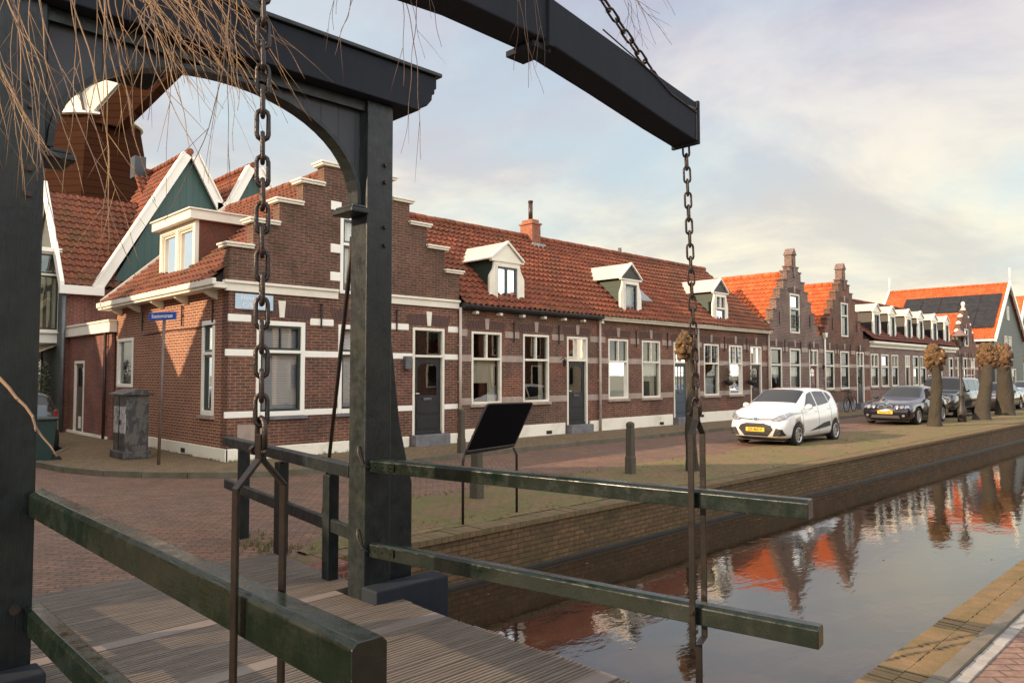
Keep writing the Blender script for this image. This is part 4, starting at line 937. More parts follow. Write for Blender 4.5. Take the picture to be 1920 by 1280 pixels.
# ------------------------------------------------ unseen houses across the side street, gables shaped to shade wall and road
for i, (ya, yb_, zz, lb) in enumerate([(10.8, 16.0, 9.0, 'unseen brick gable house shaped to cast shade, across the side street nearest the canal'), (16.1, 21.3, 9.1, 'second unseen brick gable house across the side street, shaped to cast shade'), (21.4, 26.9, 8.7, 'third unseen brick gable house across the side street, shaped to cast shade'), (27.0, 33, 10.4, 'last unseen brick gable house across the side street, shaped to cast shade')]):
    hh = thing('gabled_house', lb, 'house', (-7, (ya + yb_)/2, 0)); ym = (ya + yb_)/2
    b = MB(); b.prism([(ya, 0), (yb_, 0), (yb_, 6.3), (ym, zz), (ya, 6.3)], -10, -3.6, lambda u, w, z: (w, u, z)); b.build('wall', MT['brick_red'], hh)
    for s in (-1, 1):
        V = Vector((0, -s*(yb_ - ya)/2, zz - 6.3)); pantile('roof', MT['tile_old'], (-10.1 if s < 0 else -3.5, ym + s*(yb_ - ya)/2, 6.32), (1, 0, 0) if s < 0 else (-1, 0, 0), V, 6.6, V.length, hh)
    Sx = lambda u, w, z: (-3.58 - w, u, z)
    for uu in (ya + .8, ym + .5): window(Sx, uu, uu + 1.1, 1, 2.9, hh, zt=None, curtain='half', sill=None); window(Sx, uu, uu + 1.1, 3.6, 5, hh, zt=None, curtain='full', sill=None)

# ------------------------------------------------ houses on the near side, behind the photographer (the windows mirror them)
BT = ['brick_old', 'white', 'brick_old', 'white', 'brick_old', 'brick_row', 'white', 'brick_row']
for i in range(7):
    xa_ = -4 + i*8.6; hh_ = 5.2 + (i*37 % 5)*.35
    hb = thing('gabled_house', ['narrow brick', 'whitewashed', 'tall whitewashed', 'pale brick', 'orange brick', 'broad white', 'dark brick'][i] + ' house on the near side of the canal, behind the viewer', 'house', (xa_ + 3.5, -17, 0))
    b = MB(); b.prism([(xa_, 0), (xa_ + 7, 0), (xa_ + 7, hh_), (xa_ + 3.5, hh_ + 3.2), (xa_, hh_)], -20, -13, IDT); b.build('wall', MT[BT[i]], hb)
    for s in (-1, 1):
        V = Vector((-s*3.7, 0, 3.35)); b = MB(); o1 = Vector((xa_ + 3.5 + s*3.7, 0, hh_ - .1)); q = [o1 + Vector((0, -20.2, 0)), o1 + Vector((0, -12.8, 0)), o1 + V + Vector((0, -12.8, 0)), o1 + V + Vector((0, -20.2, 0))]
        b.add([tuple(p) for p in q] + [tuple(p + Vector((0, 0, .1))) for p in q], [(0, 1, 2, 3), (4, 7, 6, 5), (0, 4, 5, 1), (1, 5, 6, 2), (2, 6, 7, 3), (3, 7, 4, 0)]); b.build('roof', MT['tile_old'], hb)
    for uu in (.8, 3.0, 5.2):
        for za in (.9, 3.3):
            b = MB(); b.box(xa_ + uu, xa_ + uu + 1.1, -13.02, -12.93, za, za + 1.7); f_ = b.build('window', MT['white_clean'], hb); b = MB(); b.box(xa_ + uu + .1, xa_ + uu + 1.0, -12.935, -12.92, za + .1, za + 1.6); b.build('pane', MT['glass_dark'], f_)
# ================================================= drawbridge
def paint(name, base, c2, rough=.22, algae=None, am=.5, stretch=(3, 3, .6), flat=0):
    m = mat(name); t = NT(m); v = t.stretch(stretch)
    c = t.mix(t.ramp(t.noise(v, 3, 6, .65), .4, .7), base, c2)
    if algae: c = t.mix(t.math('MULTIPLY', t.ramp(t.noise(t.pos(), 3.2, 7, .7), .47, .70), am), c, algae)
    fl = t.ramp(t.noise(t.stretch((18, 18, 18)), 6, 3, .6), .76, .80); c = t.mix(t.math('MULTIPLY', fl, .35), c, (.16, .17, .13))
    t.l(c, t.p.inputs['Base Color'])
    t.l(t.math('ADD', t.math('MULTIPLY', t.ramp(t.noise(t.pos(), 9, 5, .7), .35, .75), .33), rough), t.p.inputs['Roughness'])
    t.p.inputs['Specular IOR Level'].default_value = .08 if flat else (.42 if stretch[2] < 1 else .65)
    if flat: t.t.links.remove(t.p.inputs['Roughness'].links[0]); t.p.inputs['Roughness'].default_value = rough; t.bump(t.noise(t.stretch((20, 20, 20)), 6, 3), .05, .02); return m
    t.bump(t.math('ADD', t.noise(t.stretch((4, 4, 4)), 3, 4), t.math('MULTIPLY', t.noise(t.stretch((26, 26, 1.6) if stretch[2] < 1 else (2, 2, 26)), 5, 4), .9)), .3 if stretch[2] < 1 else .07, .012)
    return m
MT['post'] = paint('bridge_paint', (.0045, .009, .0095), (.009, .014, .015), .3, (.026, .03, .016), .4)
MT['rail'] = paint('green_bridge_paint', (.003, .008, .005), (.005, .012, .008), .12, (.015, .017, .009), .45, (1.2, 1.2, 3))
MT['beam'] = paint('slate_bridge_paint', (.022, .026, .033), (.026, .03, .038), .7, flat=1)
MT['portal_boards'] = boards('portal_boards', (.022, .027, .034), (.03, .036, .044), 0, .155, rough=.55, gap=.05)
MT['chain'] = M('rusty_chain', (.022, .021, .021), .34, (.042, .027, .02), 30, metal=.5, bump=.3, bscale=120)
MT['bar'] = M('brown_iron_bar', (.010, .009, .008), .35, (.022, .017, .013), 12, metal=.3, bump=.15)
BR = thing('drawbridge', 'dark green wooden drawbridge with portal, balance beams, chains and handrails in the foreground', 'drawbridge', (2.25, 5.15, 0))
def frame_from(p0, p1):
    d = (Vector(p1) - Vector(p0)).normalized(); x = d.cross(Vector((0, 0, 1))).normalized(); return d, x, x.cross(d)
# deck: ribbed planks across the bridge
MT['deck'] = M('weathered_deck_board', (.15, .12, .092), .5, (.085, .07, .056), 2.2, stretch=(1, 14, 14), bump=.35, bscale=9, rvar=.25)
MT['deck_smooth'] = M('smooth_grey_board', (.19, .155, .13), .5, (.14, .115, .1), 2, stretch=(1, 12, 12), bump=.2, bscale=9)
dk, ds_ = MB(), MB(); y = 1.72; smooth_rows = []
while y < 6.86:
    wdt = .142
    sm_ = any(abs(y + .07 - q) < .072 for q in (4.30, 5.4, 2.75))
    dz = random.uniform(-.003, .003); x0, x1 = .86 + random.uniform(-.01, .01), 3.52 + random.uniform(-.012, .012)
    if y > 4.8 and y < 5.28: x0, x1 = 1.12, 3.28
    if sm_: ds_ = MB(); ds_.box(x0, x1, y, y + wdt - .008, .045, .1 + dz); ds_.build('deck_board', MT['deck_smooth'], BR)
    else:
        pr = [(y, .045), (y, .094)]
        for g in range(4):
            a = y + .004 + g*(wdt - .012)/4; s_ = (wdt - .012)/4
            pr += [(a, .1 + dz), (a + s_*.62, .1 + dz), (a + s_*.68, .088 + dz), (a + s_*.95, .088 + dz)]
        pr += [(y + wdt - .008, .094), (y + wdt - .008, .045)]
        dk.prism(pr, x0, x1, lambda u, w, z: (w, u, z))
    y += wdt
dk.build('deck', MT['deck'], BR)
b = MB(); b.box(.95, 1.13, 1.72, 6.7, -.12, .044); b.box(3.25, 3.43, 1.72, 6.7, -.12, .044); b.box(2.0, 2.2, 1.72, 6.7, -.12, .04); b.build('deck_girder', MT['post'], BR)
# sill beam of the portal
b = MB(); b.box(3.29, 4.0, 4.83, 5.045, -.55, .2); b.build('sill_beam', MT['beam'], BR, bevel=.015)
b = MB(); b.box(.3, 1.11, 4.83, 5.045, -.55, .2); b.build('sill_beam', MT['beam'], BR, bevel=.015)
b = MB(); b.box(1.12, 3.28, 4.85, 5.04, -.55, .03); b.build('cross_beam', MT['beam'], BR)
b = MB(); b.box(.35, .65, 4.85, 5.3, -1.8, -.5); b.box(3.55, 3.85, 4.85, 5.3, -1.8, -.5); b.build('pile', MT['post'], BR)
for s, x0 in ((1, 3.32), (-1, .83)):
    b = MB(); b.box(x0, x0 + .25, 5.05, 5.29, -.3, 4.07); po = b.build('post', MT['post'], BR, bevel=.012)
    xe = x0 + .25 if s > 0 else x0
    b = MB(); b.prism([(xe, 2.25), (xe + s*.04, 2.1), (xe + s*.12, 1.45), (xe + s*.2, 1.12), (xe + s*.25, .95), (xe + s*.25, .0), (xe, .0)][::s], 5.10, 5.26, IDT); b.build('brace', MT['post'], BR, bevel=.008)
    xi = x0 - .16 if s > 0 else x0 + .25
    b = MB(); b.box(xi, xi + .16, 5.02, 5.32, 3.13, 3.17); b.box(xi + .02, xi + .14, 5.04, 5.30, 3.17, 3.2); b.build('corbel', MT['post'], po, bevel=.01)
    b = MB()
    for z in (2.9, 3.05, 3.42, 3.56): b.disc((x0 + .17, 5.045, z), (0, 1, 0), .018, .03, 8)
    b.disc((x0 + .16, 5.045, .52), (0, 1, 0), .03, .03, 8)
    b.build('bolt', MT['iron'], po)
# portal panel with arch
xa, xb, zs_, zc_ = 1.08, 3.32, 3.2, 4.1
pts = [(xa, zc_)] + [(xa, zs_)]
n = 28; cxx = (xa + xb)/2; hw = (xb - xa)/2 - .02
for i in range(n + 1):
    a = pi - pi*i/n; pts.append((cxx + hw*cos(a), zs_ + .02 + .76*sin(a)**.9 if 0 < i < n else zs_ + .02))
pts += [(xb, zs_), (xb, zc_)]
b = MB()
m_ = len(pts); arcp = pts[2:-2]
for i in range(len(arcp) - 1):
    (u0, z0), (u1, z1) = arcp[i], arcp[i + 1]; b.prism([(u0, z0), (u1, z1), (u1, zc_), (u0, zc_)], 5.14, 5.2, IDT)
b.build('arch_panel', MT['portal_boards'], BR)
b = MB()
for i in range(len(arcp) - 1):
    (u0, z0), (u1, z1) = arcp[i], arcp[i + 1]; c_ = Vector((cxx, zs_)); 
    def o_(u, z, k): d = (Vector((u, z)) - c_).normalized(); return (u - d.x*k, z - d.y*k)
    b.prism([(u0, z0), (u1, z1), o_(u1, z1, .035), o_(u0, z0, .035)], 5.10, 5.24, IDT)
b.build('arch_trim', MT['post'], BR)
b = MB(); b.box(xa, xb, 5.09, 5.13, 3.98, 4.06); b.build('cover_strip', MT['post'], BR)
b = MB()
for sgn, xe in ((1, 3.97), (-1, .43)):
    c_ = 2.2
    prof = [(c_, 4.07), (xe - sgn*.19, 4.07), (xe - sgn*.16, 4.11), (xe - sgn*.11, 4.13), (xe - sgn*.06, 4.19), (xe - sgn*.055, 4.24), (xe - sgn*.03, 4.25), (xe - sgn*.03, 4.29), (xe - sgn*.01, 4.3), (xe - sgn*.01, 4.40), (c_, 4.40)]
    b.prism(prof[::sgn], 4.97, 5.37, IDT)
b.build('lintel', MT['beam'], BR, bevel=.008)
b = MB(); b.box(.4, 4.0, 4.94, 5.4, 4.402, 4.435); b.build('lintel_cap', MT['post'], BR, bevel=.006)
# spreader beam over the near end of the deck, hung by sling chains from one central balance beam
def rail_pt(s, t):    # the line of the right handrails is slightly splayed
    return (3.4 + .56*t, 5.1 - 3.34*t) if s > 0 else (1.085, 5.1 - 3.34*t)
YA, YB_ = 2.31, 2.48
def seg(pts_lo, pts_hi, name='spreader_beam'):
    b = MB(); b.prism(pts_lo + pts_hi[::-1], YA, YB_, IDT); return b.build(name, MT['beam'], BR, bevel=.008)
sp_r = seg([(2.515, 3.385), (2.98, 3.32), (3.46, 3.245), (3.77, 3.205)], [(2.515, 3.61), (2.98, 3.545), (3.46, 3.475), (3.77, 3.435)])
sp_l = seg([(1.0, 3.30), (1.45, 3.36), (2.0, 3.40), (2.49, 3.395)], [(1.0, 3.54), (1.45, 3.61), (2.0, 3.65), (2.49, 3.64)])
b = MB(); b.box(2.485, 2.52, YA - .02, YB_ + .02, 3.365, 3.66); b.build('strap', MT['beam'], sp_l, bevel=.004)
b = MB(); b.box(2.42, 2.54, YA + .02, YB_ + .035, 3.355, 3.385); b.build('joint_plate', MT['beam'], sp_l, bevel=.004)
b = MB(); b.box(3.77, 3.792, YA - .008, YB_ + .008, 3.19, 3.445); b.build('end_plate', MT['beam'], sp_r, bevel=.004)
b = MB(); b.box(3.68, 3.77, YA - .004, YA + .004, 3.385, 3.397); b.box(3.755, 3.77, YA - .004, YA + .004, 3.21, 3.43); b.build('iron_tongue', MT['iron'], sp_r)
b = MB(); b.tube([(2.9, YA - .002, 3.58), (3.35, YA - .006, 3.47), (3.5, YA - .006, 3.41), (3.77, YA - .004, 3.37)], .004, 5); b.build('cable', MT['iron'], sp_r)
def taper(a, c, w0, h0, w1, h1):
    d_, x_, z_ = frame_from(a, c); vs = []
    for p, w, h in ((Vector(a), w0, h0), (Vector(c), w1, h1)): vs += [p + x_*i*w/2 + z_*j*h/2 for j in (-1, 1) for i in (-1, 1)]
    m2 = MB(); m2.add(vs, [(0, 2, 3, 1), (4, 5, 7, 6), (0, 1, 5, 4), (2, 6, 7, 3), (0, 4, 6, 2), (1, 3, 7, 5)]); return m2
taper((2.42, 2.15, 4.62), (2.2, 8.3, 5.5), .2, .26, .3, .4).build('balance_beam', MT['beam'], BR, bevel=.012)
m2 = MB(); m2.box(2.0, 2.42, 5.02, 5.32, 4.437, 4.85); m2.build('pivot_block', MT['post'], BR, bevel=.02)
m2 = MB(); m2.box(1.8, 2.6, 7.5, 8.0, 4.75, 5.15); m2.build('counterweight', MT['beam'], BR, bevel=.02)
# chains
def link(mb, c, d, side, L_, W_, r, nn=6):
    d = Vector(d).normalized(); side = (Vector(side) - d*Vector(side).dot(d)).normalized(); c = Vector(c); pts = []
    R_ = W_/2; st = L_/2 - R_
    for k in range(6): a = pi*k/5; pts.append(c + d*(st + R_*sin(a)) + side*(R_*cos(a)))
    for k in range(6): a = pi + pi*k/5; pts.append(c + d*(-st + R_*sin(a)) + side*(R_*cos(a)))
    mb.tube(pts, r, nn, closed=True)
def chain(p0, p1, name, pitch=.0755, W_=.036, r=.0068, sag=0, parent=BR, rot=0):
    p0, p1 = Vector(p0), Vector(p1); n = max(2, round((p1 - p0).length/pitch)); mb = MB(); d0 = (p1 - p0).normalized(); s1 = d0.cross(Vector((.3, 1, .2))).normalized(); s2 = d0.cross(s1)
    def P(t): return p0.lerp(p1, t) - Vector((0, 0, sag*4*t*(1 - t)))
    for k in range(n):
        a, c = P(k/n), P((k + 1)/n); d = c - a; tw = rot + random.uniform(-.1, .1) + (pi/2)*(k % 2)
        sd = s1*cos(tw) + s2*sin(tw)
        link(mb, (a + c)/2, d, sd, d.length + 2.3*r + .004, W_, r)
    return mb.build(name, MT['chain'], parent)
yokes = []
for s in (1, -1):
    tt = .812 if s > 0 else .858
    x, y = rail_pt(s, tt); d2 = Vector((-.165, .986, 0)) if s > 0 else Vector((0, 1, 0)); nrm = Vector((d2.y, -d2.x, 0))
    top = (3.775, 2.39, 3.215) if s > 0 else (1.10, 2.30, 3.31)
    chain(top, (x, y, 1.70), 'chain', rot=.5 if s > 0 else .12, r=.0068 if s > 0 else .0078)
    mb = MB(); c = Vector((x, y, 1.66)); sd = nrm
    pts = [c + Vector((0, 0, .045*sin(a) + .01)) + d2*(.026*cos(a)) for a in [pi*k/6 for k in range(7)]]; pts = [pts[0] - Vector((0, 0, .06))] + pts + [pts[-1] - Vector((0, 0, .06))]
    mb.tube(pts, .0085, 8); mb.tube([c + d2*.05 - Vector((0, 0, .05)), c - d2*.045 - Vector((0, 0, .05))], .008, 8); mb.disc(c + d2*.045 - Vector((0, 0, .05)), d2, .017, .02, 6)
    mb.build('shackle', MT['chain'], BR)
    hw = .082 if s > 0 else .072
    mb = MB(); zb_ = .31 if s > 0 else -.1
    pl = [(0, 1.66), (0, 1.585), (hw*1.0, 1.50), (hw, zb_)]
    def flat(mb, pts3, wdir, w, th):
        wd = Vector(wdir).normalized()
        for a, c in zip(pts3, pts3[1:]):
            a, c = Vector(a), Vector(c); d = (c - a).normalized(); n_ = d.cross(wd).normalized()
            vs = [p + wd*i*w/2 + n_*j*th/2 for p in (a - d*th*.3, c + d*th*.3) for j in (-1, 1) for i in (-1, 1)]
            mb.add(vs, [(0, 2, 3, 1), (4, 5, 7, 6), (0, 1, 5, 4), (2, 6, 7, 3), (0, 4, 6, 2), (1, 3, 7, 5)])
    for k in (-1, 1):
        flat(mb, [Vector((x, y, z)) + nrm*(k*(o + .006)) for o, z in pl], d2, .036, .011)
    if s > 0: flat(mb, [Vector((x, y, zb_)) - nrm*hw, Vector((x, y, zb_ - .02)), Vector((x, y, zb_)) + nrm*hw], d2, .036, .012); flat(mb, [Vector((x, y, zb_ - .02)) , Vector((x, y, -.5))], d2, .04, .012)
    mb.disc(Vector((x, y, .49)) , nrm, .012, 2*hw + .05, 8)
    mb.build('hanger', MT['bar'], BR, bevel=.002, seg=1)
chain((3.56, 2.395, 3.47), (2.46, 2.36, 4.08), 'chain', rot=.4); chain((1.25, 2.395, 3.6), (2.40, 2.36, 4.08), 'chain', rot=.4); chain((2.43, 2.36, 4.08), (2.43, 2.36, 4.55), 'chain')
# handrails
def railbar(p0, p1, zt, h, w, name='handrail', mt='rail', parent=BR, ch=.018):
    p0 = Vector((*p0, zt)); p1 = Vector((*p1, zt)); d = (p1 - p0).normalized(); n = Vector((d.y, -d.x, 0)); prof = [(-w/2, -h), (w/2, -h), (w/2, -ch), (w/2 - ch, 0), (-w/2 + ch, 0), (-w/2, -ch)]
    vs = [p + n*a + Vector((0, 0, b_)) for p in (p0, p1) for a, b_ in prof]; k = len(prof)
    mb = MB(); mb.add(vs, [tuple(range(k))[::-1], tuple(range(k, 2*k))] + [(i, (i + 1) % k, (i + 1) % k + k, i + k) for i in range(k)])
    return mb.build(name, MT[mt], parent, bevel=.004)
for zt, tz in ((1.185, 1.01), (.53, 1.03)):
    r1 = railbar(rail_pt(1, .0), rail_pt(1, 1.0 if zt > 1 else 1.012), zt, .105 if zt > 1 else .115, .1)
    if zt > 1: railbar((1.085, 5.06), (1.085, 1.62), zt, .137, .107)
    else: railbar((1.085, 5.06), (1.085, 1.62), zt, .137, .107)
    x, y = rail_pt(1, .02); d2 = Vector((.165, -.986, 0)); n2 = Vector((-.986, -.165, 0))
    mb = MB(); q = Vector((x, y, zt - .055)) + n2*.053 + d2*.13; mb.add([tuple(q + d2*a + n2*c + Vector((0, 0, b_))) for c in (0, .008) for a, b_ in ((-.13, -.03), (.13, -.03), (.13, .03), (-.13, .03))], [(0, 1, 2, 3), (7, 6, 5, 4), (0, 4, 5, 1), (1, 5, 6, 2), (2, 6, 7, 3), (3, 7, 4, 0)])
    for a in (-.08, .0, .09): mb.disc(q + d2*a + n2*.008, n2, .012, .012, 8)
    mb.build('hinge_strap', MT['rail'], r1)
    mb = MB(); mb.tube([(3.31, 5.12, zt + .09), (3.30, 5.12, zt + .1), (3.29, 5.1, zt + .04), (3.30, 5.06, zt - .04), (3.34, 5.02, zt - .07)], .009, 8); mb.build('hook', MT['iron'], BR)
# tie rod behind the post
mb = MB(); mb.tube([(3.38, 5.36, 3.0), (3.4, 5.45, 2.6), (4.78, 8.2, .0)], .02, 8); mb.build('tie_rod', MT['iron'], BR)
# approach railings
def approach(label, xs):
    a = thing('approach_railing', label, 'railing', (xs[1], 6.9, 0))
    P = [(xs[0], 5.74), (xs[1], 6.88), (xs[2], 8.24)]
    for x, y in P: mb = MB(); mb.box(x - .05, x + .05, y - .055, y + .055, -.02 if y > 6.9 else .1, .99 if y < 8 else 1.0); mb.build('post', MT['post'], a, bevel=.006)
    q0 = (xs[0] - .06, 5.3); q1 = (xs[2] + .02, 8.75)
    for zt in (1.12, .62): railbar(q0, q1, zt, .11, .05 if zt < 1 else .09, 'rail', 'post', a, ch=.01)
    return a
approach('dark wooden railing of three posts behind the portal post, right side of the bridge approach', (3.43, 3.56, 3.8))
approach('dark wooden railing on the far left side of the bridge approach', (.75, .62, .38))
# brick edging beside the deck and the little white street marker
mb = MB(); mb.box(3.54, 4.05, 6.4, 6.69, -1.8, .012); wq = thing('brick_abutment', 'red brick edge beside the far end of the bridge deck', 'wall', (3.8, 6.6, -1.8)); mb.build('wall', MT['brick_red'], wq)
mb = MB(); mb.box(.7, 3.53, 6.865, 7.0, -.1, .085); struct('path', mb, MT['brick_red'])
mb = MB()
for k in range(2): mb.box(1.93 + k*.09, 1.98 + k*.09, 6.98 + .1, 7.3, .002, .012)
tag(mb.build('road_marker', MT['white_clean']), 'small white striped marker set in the clinker road just beyond the deck', 'marker')
# ================================================= street objects
P_ = MT
# cable cabinet
cb = thing('cable_cabinet', 'dark graffiti-smeared utility cabinet with a small roof against the corner house', 'cabinet', (5.45, 17.0, .09))
m = mat('scuffed_cabinet_paint'); t = NT(m); c = t.mix(t.ramp(t.noise(t.stretch((3, 3, 1.2)), 3.2, 7, .7, .6), .47, .53), (.045, .043, .045), (.11, .10, .085)); c = t.mix(t.ramp(t.noise(t.pos(), 7, 5, .7), .56, .62), c, (.035, .03, .028))
s1 = t.n('ShaderNodeSeparateXYZ'); t.l(t.pos(), s1.inputs[0]); zone = t.math('MULTIPLY', t.math('LESS_THAN', s1.outputs[0], 5.16), t.math('MULTIPLY', t.math('GREATER_THAN', s1.outputs[2], .62), t.math('LESS_THAN', s1.outputs[2], 1.18)))
c = t.mix(t.math('MULTIPLY', zone, t.ramp(t.noise(t.stretch((8, 8, 3)), 2.2, 6, .75, 1), .44, .50)), c, (.5, .49, .47)); t.l(c, t.p.inputs['Base Color']); t.p.inputs['Roughness'].default_value = .5; t.bump(t.noise(t.pos(), 30, 4), .3)
mb = MB(); mb.box(5.15, 5.62, 16.75, 17.5, .25, 1.42); mb.build('body', m, cb, bevel=.01)
mb = MB(); mb.box(5.10, 5.67, 16.7, 17.55, .09, .25); mb.build('base', m, cb, bevel=.015)
mb = MB(); mb.prism([(5.07, 1.42), (5.70, 1.42), (5.70, 1.45), (5.385, 1.55), (5.07, 1.45)], 16.67, 17.58, IDT); mb.build('roof', m, cb, bevel=.006)
mb = MB(); mb.box(5.14, 5.15, 17.11, 17.14, .3, 1.38); mb.box(5.13, 5.15, 17.03, 17.07, .8, .9); mb.build('door_seam', MT['iron'], cb)
# street sign on a pole
sp = thing('street_sign', 'blue street name sign on a brownish pole in front of the lit brick wall', 'sign', (5.34, 15.33, .09))
mb = MB(); mb.tube([(5.34, 15.33, .09), (5.40, 15.35, 2.98)], .03, 12); mb.build('pole', M('brown_pole', (.16, .11, .085), .45, (.11, .075, .06), 8), sp)
RX, RY = Vector((.36, -.93, 0)), Vector((0, 0, 1)); c0 = Vector((5.39, 15.33, 3.0)); nn_ = RX.cross(RY)
mb = MB(); mb.obox(c0 + nn_*.04, .75, .02, .155, Matrix((RX, -nn_, RY)).transposed()); mb.build('plate', M('blue_sign_enamel', (.03, .09, .36), .3), sp, bevel=.006)
text('lettering', 'Stationstraat', .112, WT, sp, c0 + nn_*.052, RX, RY, sx=1.02)
# information board
ib = thing('information_board', 'black tilted information panel seen from behind on two thin legs beside the quay', 'information board', (6.55, 7.08, 0))
mb = MB(); a, b_ = Vector((6.05, 7.02, .86)), Vector((7.00, 7.02, .9))
up = Vector((.0, 0, 1)); tp = Vector((.36, .02, .60)) # direction to the raised edge
cor = [Vector((6.06, 7.03, .87)), Vector((6.99, 7.12, .90)), Vector((7.36, 7.12, 1.465)), Vector((6.43, 7.03, 1.475))]
def rnd_quad(c, r, n=4):
    out_ = []
    for i in range(4):
        p, q0, q1 = c[i], c[i-1], c[(i+1) % 4]; a_ = p + (q0 - p).normalized()*r; b2 = p + (q1 - p).normalized()*r
        for k in range(n + 1): s_ = k/n; out_.append((a_*(1-s_)**2 + p*2*s_*(1-s_) + b2*s_**2))
    return out_
q = rnd_quad(cor, .05); nv = (cor[1] - cor[0]).cross(cor[3] - cor[0]).normalized()*.02
mb.add([tuple(p) for p in q] + [tuple(p + nv) for p in q], [tuple(range(len(q)))[::-1], tuple(range(len(q), 2*len(q)))] + [(i, (i+1) % len(q), (i+1) % len(q) + len(q), i + len(q)) for i in range(len(q))])
mb.build('panel', M('black_panel_back', (.004, .0035, .0035), .9, spec=.04), ib, bevel=.004)
mb = MB(); mb.tube([tuple(p + nv*.5) for p in q], .014, 6, closed=True); mb.build('rim', MT['iron'], ib)
for x, y, qx in ((6.04, 7.03, 6.08), (7.06, 7.12, 7.0)): mb = MB(); mb.tube([(x, y, 0), (x, y, .78), (qx, y, .88)], .017, 8); mb.build('leg', MT['iron'], ib)
mb = MB(); mb.tube([(6.08, 7.0, .9), (6.98, 7.09, .92)], .016, 6); mb.build('bar', MT['iron'], ib)
# bollards
MT['bollard'] = M('weathered_oak', (.065, .055, .042), .85, (.10, .085, .055), 3, stretch=(8, 8, 1), bump=.4, bscale=14)
def bollard(label, x, y, z=0, h=.98, w=.125, rz=.1):
    t_ = thing('bollard', label, 'bollard', (x, y, z), rz, group='square wooden bollards')
    mb = MB(); mb.lathe((0, 0, 0), [(w*.86, 0), (w*.86, h*.32), (w*.74, h*.36), (w*.70, h*.86), (w*.62, h*.875), (w*.62, h*.89), (w*.70, h*.90), (w*.66, h*.97), (w*.3, h)], 4, smooth=False, a0=pi/4)
    o = mb.build('post', MT['bollard'], t_, bevel=.008, world=False); o.matrix_parent_inverse = Matrix.Identity(4)
    return t_
bollard('weathered square wooden bollard on the mossy verge left of the pollard tree behind the chain', 11.28, 8.39)
bollard('weathered wooden bollard directly behind the leg of the information board', 7.4, 8.3, rz=.05)
bollard('thin dark bollard on the pavement against the corner house downpipe', 10.88, 12.72, .09, 1.0, .115, 0)
# street lamp
lp = thing('street_lamp', 'old-fashioned dark street lamp with glass lantern between the leaning and straight pollard trees', 'street lamp', (32.6, 8.5, 0))
mb = MB(); mb.lathe((32.6, 8.5, 0), [(.15, 0), (.15, .5), (.11, .6), (.09, 1.0), (.12, 1.05), (.06, 1.15), (.05, 2.6), (.07, 2.65), (.045, 2.7), (.045, 2.92)], 14); mb.box(32.35, 32.85, 8.48, 8.52, 2.4, 2.43); mb.build('post', MT['boards_black'], lp)
mb = MB(); mb.lathe((32.6, 8.5, 2.92), [(.1, 0), (.22, .4), (.215, .42)], 6, smooth=False); mb.build('glass', glassm('lamp_glass', (.75, .72, .6), .15), lp)
mb = MB()
for k in range(6): a = 2*pi*k/6; mb.tube([(32.6 + .1*cos(a), 8.5 + .1*sin(a), 2.92), (32.6 + .22*cos(a), 8.5 + .22*sin(a), 3.33)], .012, 4)
mb.build('lantern_frame', MT['iron'], lp)
mb = MB(); mb.lathe((32.6, 8.5, 3.33), [(.3, 0), (.27, .04), (.11, .17), (.10, .22), (.03, .25), (.02, .32)], 12); mb.build('lantern_roof', M('pink_brown_copper', (.2, .12, .1), .5), lp)
